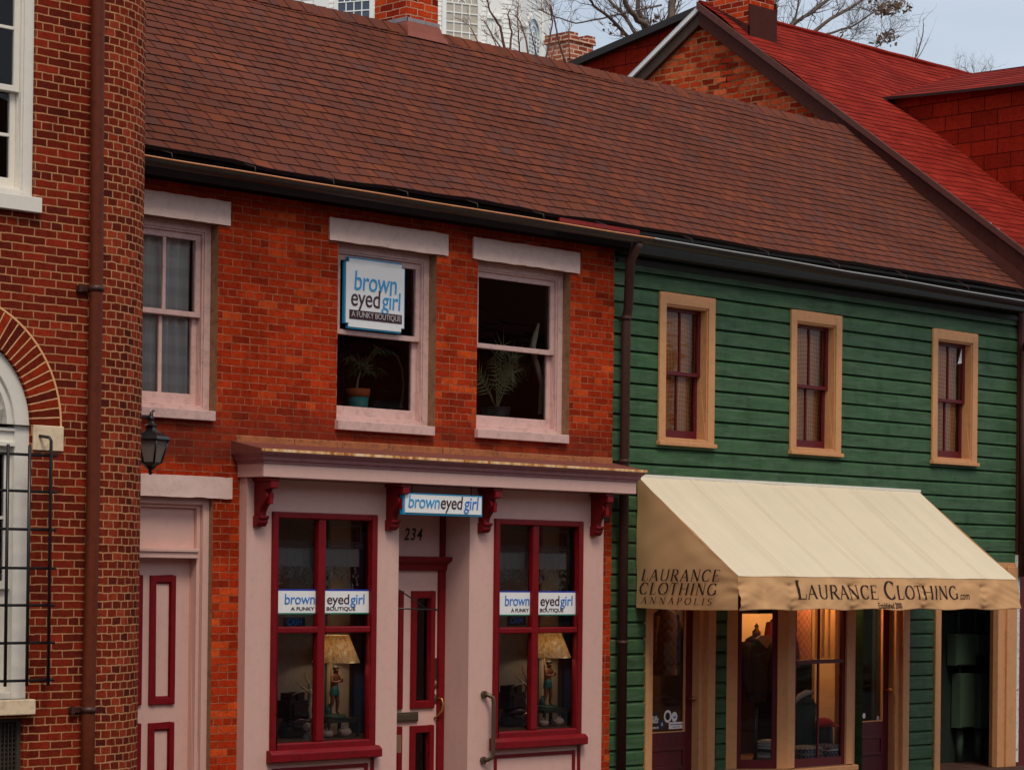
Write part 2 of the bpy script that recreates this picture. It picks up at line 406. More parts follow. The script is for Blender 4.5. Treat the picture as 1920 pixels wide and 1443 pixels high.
m_black = plain('black_letter', (.012, .011, .01), .6, bump=.0)
m_ink = plain('awning_ink', alb(40, 22, 14), .9, bump=.0)
m_awning = cloth('canvas_lit_tone', (.79, .665, .475), .12, .05, tcol=(1., .66, .36), streaks=.05)  # lit tone of the canvas, for the sloping top
m_awning2 = cloth('canvas_shaded_tone', (.84, .52, .25), .34, .06, tcol=(1., .60, .30), streaks=.06)  # same canvas, shaded tone of sides and valance put into the colour
m_meter = paint('meter_green', alb(62, 80, 62), .6, .1, .2)
m_tailcloth = plain('jacket_tweed', (.035, .028, .022), .95, var=.5, scale=120)
m_plaid = plain('shirt_cloth', (.25, .24, .26), .95, var=.9, scale=40)
m_redcloth = plain('red_cloth', (.45, .02, .015), .9)
m_litwall = plain('lit_wall_tone', (.72, .50, .28), .9, var=.06)  # pale tone standing in for the lit parts of the shop wall
m_shopwood = plain('shop_floor_wood', (.20, .10, .05), .6)
m_flash = paint('copper_flashing', alb(124, 62, 44), .5, .15, .25, bump=.15, chips=alb(190, 150, 130), chip_amt=.74)
m_lead = paint('lead_collar', alb(128, 122, 124), .7, .15, .3)
m_redwall = paint('dark_red_board', alb(120, 22, 16), .6, .1, .2)

def siding_mat():
    n = N('green_clapboard')
    g = alb(51, 80, 50)
    v = n.noise(n.coord('Object', (.7, 1, 5)), 2.2, 6, .65)
    c = n.mix(n.ramp(v, [(.25, 0.), (.75, 1.)]), sc3(g, .6), sc3(g, 1.35))
    w2 = n.noise(n.coord('Object', (1.2, 1, 9), (4, 2, 9)), 3.2, 6, .7)
    c = n.mix(n.math('MULTIPLY', n.ramp(w2, [(.46, 0.), (.75, 1.)]), .45), c, alb(92, 104, 90))
    w3 = n.noise(n.coord('Object', (1, 1, .35)), 5, 4, .7)
    c = n.mix(1., c, n.ramp(w3, [(.28, .7), (.5, 1.)]), 'MULTIPLY')
    h = n.noise(n.coord('Object', (2, 1, 26)), 4, 4, .6)
    return n.done(n.bsdf(c, .5, n.bump(h, .5, .004), spec=.22))
m_green = siding_mat()
def rustedge_mat():
    n = N('rusty_white_edge'); v = n.noise(n.coord('Object', (4, 1, 1)), 3, 5, .7)
    return n.done(n.bsdf(n.ramp(v, [(.35, alb(214, 186, 150)), (.5, alb(200, 150, 90)), (.62, alb(150, 78, 30))]), .7))
m_gutrust = rustedge_mat()
def plaid_mat():
    n = N('sheer_plaid_curtain')
    co = n.coord('UV')
    def bands(axis, scale):
        w_ = n.new('ShaderNodeTexWave', wave_type='BANDS', bands_direction=axis); n.put(w_.inputs['Vector'], co)
        w_.inputs['Scale'].default_value = scale; w_.inputs['Distortion'].default_value = .3
        return n.ramp(w_.outputs['Color'], [(.35, 0.), (.6, 1.)])
    v = n.math('ADD', n.math('MULTIPLY', bands('X', 1.6), .5), n.math('MULTIPLY', bands('Y', 1.9), .5))
    c = n.ramp(v, [(0., (.70, .67, .60)), (1., (.90, .87, .80))])
    d = n.bsdf(c, .95, spec=.1); t = n.new('ShaderNodeBsdfTranslucent'); n.put(t.inputs['Color'], c)
    ms = n.new('ShaderNodeMixShader'); ms.inputs[0].default_value = .3; n.put(ms.inputs[1], d); n.put(ms.inputs[2], t.outputs[0])
    return n.done(ms.outputs[0])
m_plaidcurt = plaid_mat()
def blind_mat():
    n = N('woven_blind'); co = n.coord('UV')
    b = n.new('ShaderNodeTexBrick'); n.put(b.inputs['Vector'], co); b.offset = 0.
    b.inputs['Scale'].default_value = 1.; b.inputs['Brick Width'].default_value = .045; b.inputs['Row Height'].default_value = .05
    b.inputs['Mortar Size'].default_value = .0035; b.inputs['Mortar Smooth'].default_value = .3
    v = n.noise(n.coord('UV', (1, 1, 1)), 3, 4, .6)
    c = n.mix(b.outputs['Fac'], n.mix(v, alb(140, 74, 38, .30), alb(176, 98, 52, .36)), alb(220, 160, 110, .5))
    return n.done(n.bsdf(c, .85, n.bump(b.outputs['Fac'], .3, .003), spec=.2))
m_blind = blind_mat()
def gold_mat():
    n = N('gold_shade'); v = n.noise(n.coord('Object', (3, 3, 1)), 16, 5, .7, .6)
    c = n.ramp(v, [(.3, alb(180, 132, 84, .7)), (.5, alb(224, 186, 134, .7)), (.68, alb(246, 230, 200, .6))])
    d = n.bsdf(c, .38, n.bump(v, .6, .01), spec=.6); t = n.new('ShaderNodeBsdfTranslucent'); n.put(t.inputs['Color'], c)
    ms = n.new('ShaderNodeMixShader'); ms.inputs[0].default_value = .35; n.put(ms.inputs[1], d); n.put(ms.inputs[2], t.outputs[0])
    return n.done(ms.outputs[0])
m_gold = gold_mat()
RS = .137
m_shingle = shingle('brown_shingle', [(.16, alb(82, 53, 48)), (.34, alb(88, 51, 42)), (.52, alb(92, 51, 39)), (.70, alb(96, 52, 38)), (.9, alb(110, 58, 39))],
                    alb(40, 22, 22), .235, RS, ms=.008)
m_shingle_red = shingle('red_shingle', [(.1, alb(128, 36, 28, 1.15)), (.5, alb(146, 42, 32, 1.15)), (.95, alb(164, 54, 40, 1.15))], alb(80, 18, 16), .31, .14, ms=.003, blotch=.26)
m_shingle_wall = brick('red_shingle_wall', [(0., alb(116, 26, 13, .85)), (.5, alb(132, 30, 15, .85)), (1., alb(148, 38, 20, .85))], alb(50, 10, 8), bw=.42, rh=.2, ms=.007, stain=.2, jitter=.001, bump=.5, mort_var=.1)

def fnoise(a, b=0., c=0.): return mnoise.noise(Vector((a, b, c)))

# ------------------------------------------------------------------ lettering
def text_mesh(name, s, size, origin, mat, parent, sx=1., shear=0., spacing=1., depth=.0015, bold=0., axis='xz', align='LEFT', warp=None):
    cu = bpy.data.curves.new(name, 'FONT'); cu.body = s; cu.size = size; cu.shear = shear; cu.space_character = spacing
    cu.align_x = align; cu.extrude = depth; cu.offset = bold; cu.resolution_u = 4
    tmp = bpy.data.objects.new('tmp_text', cu); COL.objects.link(tmp)
    dg = bpy.context.evaluated_depsgraph_get()
    me = bpy.data.meshes.new_from_object(tmp.evaluated_get(dg))
    bpy.data.objects.remove(tmp); bpy.data.curves.remove(cu)
    off = OFF.get(parent, Vector((0, 0, 0)))
    for v in me.vertices:
        x, y, z = v.co
        p = Vector((origin[0]+x*sx, origin[1]-z, origin[2]+y)) if axis == 'xz' else Vector((origin[0]-z, origin[1]-x*sx, origin[2]+y))
        v.co = p-off
    me.materials.clear(); me.materials.append(mat); me.name = name
    o = bpy.data.objects.new(name, me); COL.objects.link(o); o.parent = parent; OFF[o] = off
    return o

def arcp(cx, cz, rx, rz, a0, a1, n=14):
    return [(cx+rx*math.cos(R(a0+(a1-a0)*i/n)), cz+rz*math.sin(R(a0+(a1-a0)*i/n))) for i in range(n+1)]
GLY = {   # width, strokes (points, weight), serifs (x, z, half-width)
 'A': (.80, [([(.06, 0), (.39, 1)], .45), ([(.39, 1), (.72, 0)], 1), ([(.17, .36), (.58, .36)], .4)], [(.06, 0, .09), (.72, 0, .1)]),
 'C': (.80, [(arcp(.42, .5, .36, .5, 48, 312, 20), 1), ([(.66, .98), (.66, .72)], .3), ([(.68, .28), (.66, .1)], .2)], []),
 'E': (.66, [([(.14, 0), (.14, 1)], 1), ([(.14, 1), (.56, 1)], .5), ([(.14, .52), (.46, .52)], .4), ([(.14, 0), (.6, 0)], .5), ([(.56, 1), (.56, .82)], .25), ([(.6, 0), (.6, .2)], .25), ([(.46, .6), (.46, .44)], .2)], [(.1, 0, .08), (.1, 1, .08)]),
 'G': (.86, [(arcp(.43, .5, .37, .5, 48, 330, 20), 1), ([(.72, .05), (.72, .42)], .9), ([(.68, .98), (.68, .74)], .3)], [(.72, .42, .12)]),
 'H': (.88, [([(.16, 0), (.16, 1)], 1), ([(.72, 0), (.72, 1)], 1), ([(.16, .52), (.72, .52)], .4)], [(.16, 0, .11), (.16, 1, .11), (.72, 0, .11), (.72, 1, .11)]),
 'I': (.36, [([(.18, 0), (.18, 1)], 1)], [(.18, 0, .11), (.18, 1, .11)]),
 'L': (.64, [([(.15, 0), (.15, 1)], 1), ([(.15, 0), (.58, 0)], .5), ([(.58, 0), (.6, .24)], .3)], [(.15, 1, .11), (.11, 0, .08)]),
 'N': (.88, [([(.14, 0), (.14, 1)], .45), ([(.14, 1), (.72, 0)], 1), ([(.72, 0), (.72, 1)], .45)], [(.14, 0, .1), (.12, 1, .1), (.72, 1, .1)]),
 'O': (.88, [(arcp(.44, .5, .38, .5, 0, 360, 26), 1)], []),
 'P': (.66, [([(.15, 0), (.15, 1)], 1), ([(.15, 1), (.36, 1)] + arcp(.36, .74, .24, .26, 90, -90, 10) + [(.15, .48)], .8)], [(.15, 0, .11), (.11, 1, .08)]),
 'R': (.76, [([(.15, 0), (.15, 1)], 1), ([(.15, 1), (.36, 1)] + arcp(.36, .75, .22, .25, 90, -90, 10) + [(.15, .5)], .8), ([(.34, .5), (.7, 0)], 1)], [(.15, 0, .11), (.11, 1, .08), (.72, 0, .06)]),
 'S': (.62, [(arcp(.31, .74, .22, .26, 30, 250, 12) + arcp(.31, .25, .25, .25, 80, -150, 12), .9)], []),
 'T': (.72, [([(.36, 0), (.36, 1)], 1), ([(.06, 1), (.66, 1)], .5), ([(.06, 1), (.05, .8)], .25), ([(.66, 1), (.67, .8)], .25)], [(.36, 0, .11)]),
 'U': (.86, [([(.15, 1), (.15, .32)] + arcp(.43, .32, .28, .32, 180, 360, 12) + [(.71, 1)], .8)], [(.15, 1, .11), (.71, 1, .1)]),
 ' ': (.4, [], []),
}
def serif_text(mb, s, place, h, sx=1., shear=0., track=.04, weight=1.):
    """place(u, z) -> 3-D point on the cloth; returns the width used. A broad nib swept along each stroke."""
    x = 0.; lift = [0]
    def q(pts):
        lift[0] += 1
        mb.face([place((p[0]+shear*p[1])*h*sx, p[1]*h, lift[0] % 6) for p in pts])
    for ch, big in s:
        k = 1. if big else .76
        wd, strokes, serifs = GLY[ch]
        for pts, wt in strokes:
            nx, nz = .062*wt*weight, .018*weight+.004
            dense = []
            for a, b in zip(pts, pts[1:]):
                m = max(1, int(math.hypot(b[0]-a[0], b[1]-a[1])/.12))
                dense += [(a[0]+(b[0]-a[0])*i/m, a[1]+(b[1]-a[1])*i/m) for i in range(m)]
            dense.append(pts[-1])
            for a, b in zip(dense, dense[1:]):
                dx, dz = b[0]-a[0], b[1]-a[1]; L = math.hypot(dx, dz) or 1
                ox, oz = -dz/L, dx/L
                t = abs(ox)*nx+abs(oz)*nz
                ax, az = ox*t, oz*t
                q([(x/h/sx+(a[0]-ax)*k, (a[1]-az)*k), (x/h/sx+(a[0]+ax)*k, (a[1]+az)*k), (x/h/sx+(b[0]+ax)*k, (b[1]+az)*k), (x/h/sx+(b[0]-ax)*k, (b[1]-az)*k)])
        for sx_, sz, hw in serifs:
            q([(x/h/sx+(sx_-hw)*k, (sz-.02)*k), (x/h/sx+(sx_+hw)*k, (sz-.02)*k), (x/h/sx+(sx_+hw)*k, (sz+.02)*k), (x/h/sx+(sx_-hw)*k, (sz+.02)*k)])
        x += (wd*k+track)*h*sx
    return x

# ------------------------------------------------------------------ ground
def struct(o): o['kind'] = 'structure'; return o
m_asphalt = plain('asphalt', (.045, .045, .045), .9, var=.25, scale=60)
m_pave = brick('pavement_brick', [(0., (.07, .035, .025)), (1., (.12, .055, .04))], (.08, .07, .06), bw=.2, rh=.1, ms=.006)
m_grass = plain('far_ground', (.06, .07, .04), .95, var=.3, scale=.5)
struct(MB().box(-600, 600, -600, 600, -.5, -.154).build('ground', m_grass))
struct(MB().box(-80, 90, -14.6, -3.4, -.3, -.15).build('road', m_asphalt))
struct(MB().box(-80, 90, -3.4, 6., -.3, 0.).build('pavement', m_pave))
struct(MB().box(-80, 90, -20.5, -14.6, -.3, 0.).build('far_pavement', m_pave))

# ------------------------------------------------------------------ corner building (left)
D1, RC = -1.4, .8
XC = 11.215
cb = thing('corner_building', 'red brick corner building with rounded edge, white arched window and iron grille', 'building', (9., D1, 0))
b = MB()
UW = (9.45, 10.587, 5.10, 6.95)                       # upper window opening
AX, AZ, AR, ARO = 9.91, 3.385, .684, .94              # arch centre, inner and outer radius
AW = (AX-AR, AX+AR, 1.325, AZ)
BV = (9.3, X(45, D1, 1345), .12, Z(45, 1345, D1))     # basement vent
TOP = 8.6
sq = (AX-ARO, AX+ARO, AZ, AZ+ARO)
wall_xz(b, 4.0, XC, 0, TOP, D1, [UW, AW, BV, sq], .14)
# spandrels between the square and the outer circle of the arch
for sgn in (-1, 1):
    n = 14
    for i in range(n):
        t0, t1 = math.pi/2*i/n, math.pi/2*(i+1)/n
        p0 = (AX+sgn*ARO*math.cos(t0), D1, AZ+ARO*math.sin(t0)); p1 = (AX+sgn*ARO*math.cos(t1), D1, AZ+ARO*math.sin(t1))
        b.face([p0, (p0[0] if i else AX+sgn*ARO, D1, AZ+ARO) if i else (AX+sgn*ARO, D1, AZ+ARO), (p1[0], D1, AZ+ARO), p1])
nseg = 28
for i in range(nseg):
    t0, t1 = math.pi/2*i/nseg, math.pi/2*(i+1)/nseg
    def cp(t, z): return (XC+RC*math.sin(t), D1+RC-RC*math.cos(t), z)
    b.face([cp(t0, 0), cp(t1, 0), cp(t1, TOP), cp(t0, TOP)], uv=[(RC*t0, 0), (RC*t1, 0), (RC*t1, TOP), (RC*t0, TOP)], mi=1, smooth=True)
b.face([(XC+RC, D1+RC, 0), (XC+RC, 6, 0), (XC+RC, 6, TOP), (XC+RC, D1+RC, TOP)])
b.face([(4, 6, 0), (4, D1, 0), (4, D1, TOP), (4, 6, TOP)]); b.face([(XC+RC, 6, 0), (4, 6, 0), (4, 6, TOP), (XC+RC, 6, TOP)])
b.build('wall', [m_brick_left, m_brick_head], cb)
MB().box(3.8, XC-.1, D1-.15, 6.2, TOP, TOP+.25).box(XC-.1, XC+RC+.05, D1+.55, 6.2, TOP, TOP+.25).build('roof', m_rake, cb)
MB().box(4.1, XC+.1, D1+.9, D1+.95, .1, TOP-.1).box(4.1, XC, D1+.16, D1+.9, 4.55, 4.65).build('interior_partition', m_room, cb)
# arch ring of radial bricks with reveal
b = MB(); n = 40
for i in range(n):
    t0, t1 = math.pi*i/n, math.pi*(i+1)/n
    def pp(r, t, y): return (AX+r*math.cos(t), y, AZ+r*math.sin(t))
    u = [(.02, 1.31*ARO*t0), (.28, 1.31*ARO*t0), (.28, 1.31*ARO*t1), (.02, 1.31*ARO*t1)]
    u = [(a, v*.68) for a, v in u]
    b.face([pp(AR, t0, D1-.006), pp(ARO, t0, D1-.006), pp(ARO, t1, D1-.006), pp(AR, t1, D1-.006)], uv=u)
    b.face([pp(AR, t0, D1-.006), pp(AR, t1, D1-.006), pp(AR, t1, D1+.16), pp(AR, t0, D1+.16)], uv=[(u[0][0], u[0][1]), (u[3][0], u[3][1]), (u[3][0]+.14, u[3][1]), (u[0][0]+.14, u[0][1])])
    b.face([pp(ARO, t1, D1-.006), pp(ARO, t0, D1-.006), pp(ARO, t0, D1+.01), pp(ARO, t1, D1+.01)])
b.build('brick_arch', m_brick_arch, cb)
b = MB(); n = 40
for i in range(n):
    t0, t1 = math.pi*i/n, math.pi*(i+1)/n
    b.hexa([(AX+r*math.cos(t), y, AZ+r*math.sin(t)) for y in (D1-.009, D1+.005) for (r, t) in ((ARO-.002, t0), (ARO+.014, t0), (ARO+.014, t1), (ARO-.002, t1))])
b.build('arch_mortar_line', plain('tan_mortar', alb(205, 152, 102), .9), cb)
MB().box(X(61, D1, 820), X(117, D1, 820), D1-.02, D1+.06, Z(90, 845, D1), Z(90, 798, D1)).build('impost_block', m_stone, cb, bevel=.006)
MB().box(8.9, X(66, D1-.06, 1325), D1-.07, D1+.12, 1.21, 1.325).build('stone_sill', m_stone, cb, bevel=.008)
b = MB()
for i in range(40):
    x = BV[0]+i*.034
    if x < BV[1]-.02: b.box(x, x+.008, D1+.05, D1+.058, BV[2], BV[3])
zz = BV[2]+.02
while zz < BV[3]: b.box(BV[0], BV[1]-.03, D1+.06, D1+.066, zz, zz+.008); zz += .034
b.ring(BV[0], BV[1], BV[2], BV[3], .035, .035, .03, .03, D1+.04, D1+.08)
b.box(BV[0], BV[1], D1+.12, D1+.13, BV[2], BV[3])
b.build('basement_vent', plain('rusty_mesh', (.05, .035, .025), .8), cb)

def sash_window(parent, name, x0, x1, z0, z1, zm, y, mf, ms, fw=.06, st=.05, fd=.15, mt_u=(1, 1), mt_l=(1, 1), mw=.022, gl=None, sill=None, step=.045, rail=.045, brail=.08, m_jamb=None):
    """double-hung window: the frame mesh is the part; sashes, panes and sill hang under it."""
    f = MB().ring(x0, x1, z0, z1, fw, fw, fw*.6, fw, y, y+fd)
    f.ring(x0+fw, x1-fw, z0+fw*.6, z1-fw, .018, .018, .012, .018, y+.012, y+fd)   # parting bead
    fo = f.build(name, mf, parent, bevel=.004)
    ix0, ix1, iz0, iz1 = x0+fw+.018, x1-fw-.018, z0+fw*.6+.012, z1-fw-.018
    for k, (a, c, yy, mt) in enumerate(((zm-rail*.5, iz1, y+.035, mt_u), (iz0, zm+rail*.5, y+.035+step, mt_l))):
        s = MB(); bot, top = (rail, st) if k == 0 else (brail, rail)
        s.ring(ix0, ix1, a, c, st, st, bot, top, yy, yy+.035)
        gx0, gx1, gz0, gz1 = ix0+st, ix1-st, a+bot, c-top
        for i in range(1, mt[0]): 
            xx = gx0+(gx1-gx0)*i/mt[0]; s.box(xx-mw/2, xx+mw/2, yy+.003, yy+.032, gz0, gz1)
        for j in range(1, mt[1]):
            zz = gz0+(gz1-gz0)*j/mt[1]; s.box(gx0, gx1, yy+.005, yy+.030, zz-mw/2, zz+mw/2)
        s.build('sash', ms, fo, bevel=.003)
        MB().face([(gx0-.01, yy+.02, gz0-.01), (gx1+.01, yy+.02, gz0-.01), (gx1+.01, yy+.02, gz1+.01), (gx0-.01, yy+.02, gz1+.01)]).build('pane', gl or m_glass, fo)
    if sill:
        MB().box(*sill).build('sill', mf, fo, bevel=.005)
    return fo

sash_window(cb, 'window', UW[0], UW[1], UW[2], UW[3], Z(20, 165, D1+.05), D1+.02, m_white, m_white, .085, .05, .14, (3, 2), (3, 2), .025,
            sill=(UW[0]-.08, X(78, D1-.05, 385), D1-.06, D1+.1, UW[2]-.115, UW[2]))
# arched window
wf = MB(); n = 32; YF = D1+.03
for i in range(n):
    t0, t1 = math.pi*i/n, math.pi*(i+1)/n
    for ra, rb, ya in ((AR, AR-.13, YF), (AR-.13, AR-.155, YF+.025), (AR-.155, AR-.19, YF+.012)):
        wf.hexa([(AX+r*math.cos(t), y, AZ+r*math.sin(t)) for y in (ya, YF+.12) for (r, t) in ((rb, t0), (ra, t0), (ra, t1), (rb, t1))])
wf.box(AX-AR, AX-AR+.13, YF, YF+.12, AW[2], AZ); wf.box(AX+AR-.13, AX+AR, YF, YF+.12, AW[2], AZ)
wf.box(AX-AR+.13, AX+AR-.13, YF+.01, YF+.12, AZ-.16, AZ-.02); wf.box(AX-AR+.13, AX+AR-.13, YF-.01, YF+.12, AZ-.05, AZ-.03); wf.box(AX-AR+.13, AX+AR-.13, YF-.015, YF+.12, AZ-.165, AZ-.13)
wf.box(AX-AR+.13, AX+AR-.13, YF+.01, YF+.12, AW[2], AW[2]+.05)
awo = wf.build('arched_window', m_white, cb, bevel=.004)
fan = MB(); nb = 13
for i in range(nb):
    t0, t1 = math.pi*i/nb, math.pi*(i+1)/nb
    r0, r1 = .12, AR-.19
    # each blade is tilted so its upper edge stands proud of the next
    fan.hexa([(AX+r*math.cos(t), y, AZ+r*math.sin(t)) for (dy0, dy1) in ((0, 1),) for (y, r, t) in
              ((YF+.095, r0, t0), (YF+.095, r1, t0), (YF+.045, r1, t1), (YF+.045, r0, t1), (YF+.12, r0, t0), (YF+.12, r1, t0), (YF+.12, r1, t1), (YF+.12, r0, t1))])
fan.build('sunburst_fan', m_white, awo)
for a, c, yy in ((2.15, AZ-.165, YF+.04), (AW[2]+.05, 2.2, YF+.075)):
    s = MB(); s.ring(AX-AR+.13, AX+AR-.13, a, c, .06, .06, .06, .06, yy, yy+.03)
    for i in (1, 2): xx = AX-AR+.19+(2*AR-.38)*i/3; s.box(xx-.012, xx+.012, yy+.003, yy+.027, a+.06, c-.06)
    zz = (a+c)/2; s.box(AX-AR+.19, AX+AR-.19, yy+.005, yy+.025, zz-.012, zz+.012)
    s.build('sash', m_white, awo, bevel=.003)
    MB().face([(AX-AR+.18, yy+.015, a+.05), (AX+AR-.18, yy+.015, a+.05), (AX+AR-.18, yy+.015, c-.05), (AX-AR+.18, yy+.015, c-.05)]).build('pane', m_glass, awo)
# iron grille
g = MB(); YG = D1-.12
zs = [Z(90, v, YG) for v in (854, 922, 993, 1065, 1134, 1204, 1274)]
xr = X(98, YG, 1000)
for z in zs: g.tube([(8.9, YG, z), (xr+.03, YG, z)], .012, 6)
xv = X(92, YG, 1000); dx = X(92, YG)-X(52, YG)
for k in range(8):
    x = xv-k*dx
    if k == 0:
        g.tube([(x, YG-.012, zs[-1]-.04), (x, YG-.012, Z(90, 826, YG)), (x-.01, YG-.005, Z(90, 820, YG)), (x-.03, YG+.13, Z(90, 815, YG))], .0125, 6)
    else: g.tube([(x, YG-.012, zs[-1]-.04), (x, YG-.012, zs[0]+.07)], .0125, 6)
g.tube([(xr, YG, zs[-1]), (xr, D1+.01, zs[-1])], .012, 6)
g.build('window_grille', m_iron, cb)
# downpipe with brackets
px_ = MB(); YP = D1-.085
pp_ = [(X(183.5, YP, 10), YP, TOP-.1), (X(183.5, YP, 10), YP, Z(180, 10, YP)), (X(181, YP, 480), YP, Z(180, 480, YP)), (X(174, YP, 960), YP, Z(180, 960, YP)), (X(165, YP, 1360), YP, Z(165, 1360, YP)), (X(163, YP, 1443), YP, .05)]
px_.tube(pp_, .053, 18)
dp = px_.build('downpipe', m_rustpipe, cb)
for (px, py) in ((180.5, 541), (166, 1330)):
    x, z = X(px, YP, py), Z(px, py, YP)
    MB().tube([(x, YP, z-.022), (x, YP, z+.022)], .06, 18).box(x-.13, x+.02, D1-.035, D1+.01, z-.02, z+.02).box(x-.13, x-.10, D1-.05, D1-.03, z-.03, z+.03).build('bracket', plain('bracket_iron', alb(60, 34, 28), .5), dp)
# pale upper-window lining seen through the glass
MB().grid(lambda u, v: (UW[0]+.1+u*(UW[1]-UW[0]-.2), D1+.32+.03*math.sin(u*40), UW[2]+.05+v*1.8), 60, 2).build('curtain', cloth('grey_curtain', (.34, .34, .27), .3), cb)

# ------------------------------------------------------------------ shared roof and brown-roofed row
EY, EZ, RY, RZ = -.30, 5.855, 2.5, 8.20
SL = math.hypot(RY-EY, RZ-EZ); ty, tz = (RY-EY)/SL, (RZ-EZ)/SL; ny, nz_ = -tz, ty
def roof_z(y): return EZ+(y-EY)*(RZ-EZ)/(RY-EY)
def courses(mb, x0, x1, ey, ez, ry, rz, ex, th, seg=.22, sag=.026, wob=.004, lo=0., tabw=.235, shift=.43, seed=0., clipfn=None, eave_sag=0.):
    L = math.hypot(ry-ey, rz-ez); uy, uz = (ry-ey)/L, (rz-ez)/L
    vy, vz = (-uz, uy) if uy > 0 else (uz, -uy)
    n = int(math.ceil(L/ex))
    def pt(x, s, h):
        g = sag*(fnoise(x*.45+seed, s*.8, 1.) + .5*fnoise(x*1.4+seed, s*1.7, 4.))
        g += eave_sag*math.exp(-s/.5)*fnoise(x*.9+seed, 7.3)
        return (x, ey+uy*s+vy*(h+g), ez+uz*s+vz*(h+g))
    for i in range(n):
        s0, s1 = i*ex, min((i+1)*ex, L)
        a, c = x0, x1
        if clipfn:
            a, c = clipfn(s0, x0, x1)
            if c-a < .05: continue
        k = max(1, int((c-a)/seg)); xs = [a+(c-a)*j/k for j in range(k+1)]
        def e0(x): return s0+wob*(fnoise(x*2.3, i*3.7+seed, 2.)+.8*fnoise(x*7.1, i*5.1+seed, 9.))
        def e1(x): return s1+(wob*(fnoise(x*2.3, (i+1)*3.7+seed, 2.)+.8*fnoise(x*7.1, (i+1)*5.1+seed, 9.)) if s1 < L else 0)
        for p, q in zip(xs, xs[1:]):
            tp = th*(1+.6*fnoise(p*3.1, i*2.9+seed)); tq = th*(1+.6*fnoise(q*3.1, i*2.9+seed))
            jx = tabw*.22*math.sin(i*12.9898+seed)*math.sin(i*4.1)
            u0, u1 = p+i*shift*tabw+jx, q+i*shift*tabw+jx
            v0, v1 = i*ex+.003, (i+1)*ex-.003
            mb.face([pt(p, e0(p), tp), pt(q, e0(q), tq), pt(q, e1(q)+.012, .001), pt(p, e1(p)+.012, .001)], uv=[(u0, v0), (u1, v0), (u1, v1), (u0, v1)])
            mb.face([pt(p, e0(p), -.012 if i else -.03), pt(q, e0(q), -.012 if i else -.03), pt(q, e0(q), tq), pt(p, e0(p), tp)], uv=[(u0, v0)]*4, mi=1)
m_butt = plain('shingle_butt', alb(38, 22, 20), .95)
XR0, XS, XR1 = 12.03, 18.66, 25.9

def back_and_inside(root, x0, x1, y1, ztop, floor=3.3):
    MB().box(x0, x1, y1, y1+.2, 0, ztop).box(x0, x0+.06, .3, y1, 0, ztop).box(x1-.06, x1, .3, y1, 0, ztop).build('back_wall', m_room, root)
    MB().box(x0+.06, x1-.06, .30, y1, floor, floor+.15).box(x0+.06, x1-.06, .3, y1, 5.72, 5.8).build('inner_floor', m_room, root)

# ---- red brick shop
bs = thing('brick_shop', 'orange red brick shop with pink storefront, crimson trim and brown shingle roof', 'building', (15.3, 0, 0))
LZ0, LZ1 = 5.345, 5.555
W1 = (X(240, 0, 600), X(408, 0, 600), 3.70, LZ0); W2 = (X(633, 0, 600), X(818, 0, 600), 3.70, LZ0); W3 = (X(895, 0, 600), X(1069, 0, 600), 3.71, LZ0+.01)
DL0, DL1 = Z(433, 935), Z(433, 895)
DO = (12.16, X(397, 0, 1150), 0, DL0)
YS = -.10
SF = (X(462, YS, 1000), 18.40, 0, 3.12)
b = MB(); wall_xz(b, 12.03, 18.63, 0, 5.86, 0., [W1, W2, W3, DO, (SF[0]+.03, SF[1]-.06, 0, SF[3])], .16, 0, 1)
b.face([(18.63, 0, 0), (18.63, .2, 0), (18.63, .2, 5.86), (18.63, 0, 5.86)])
m_patch = paint('cement_patch', alb(132, 96, 70), .95, .25, .4, (1, 1, 1), .9)
b.build('wall', [m_brick_mid, m_patch], bs)
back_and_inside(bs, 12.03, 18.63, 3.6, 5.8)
for wx, zt in ((W1, 0), (W2, 0), (W3, .01)):
    a, c = wx[0], wx[1]
    l0, l1 = (12.1, X(430, 0, 400)) if wx is W1 else (X(610), X(833)) if wx is W2 else (X(880), X(1080))
    f = MB(); nn_ = 24
    def rough(u, v): return (l0+u*(l1-l0), -.022+.006*fnoise(u*9, v*3, l0), LZ0+zt+v*(LZ1-LZ0)+(.008*fnoise(u*11, v*7, l0+4)))
    f.grid(rough, nn_, 4)
    f.box(l0+.004, l1-.004, -.018, .12, LZ0+zt+.006, LZ1+zt-.008)
    f.build('lintel', m_lintel, bs)
f = MB(); l0, l1 = 12.05, X(433, 0, 910)
f.grid(lambda u, v: (l0+u*(l1-l0), -.022+.006*fnoise(u*9, v*3, 33), DL0+v*(DL1-DL0)+.008*fnoise(u*11, v*7, 31)), 24, 4)
f.box(l0+.004, l1-.004, -.018, .12, DL0+.006, DL1-.008); f.build('lintel', m_lintel, bs)
for wx, mu in ((W1, (2, 1)), (W2, (1, 1)), (W3, (1, 1))):
    zm = {0: Z(330, 587, .16), 1: Z(700, 628, .16), 2: Z(960, 654, .16)}[0 if wx is W1 else 1 if wx is W2 else 2]
    sash_window(bs, 'window', wx[0]+.002, wx[1]-.002, wx[2], wx[3], zm, .10, m_pink_d, m_pink_d, .07, .055, .16, mu, mu, .035,
                sill=(wx[0]-.02, wx[1]-.045, -.05, .15, wx[2]-.085, wx[2]+.002), brail=.10)
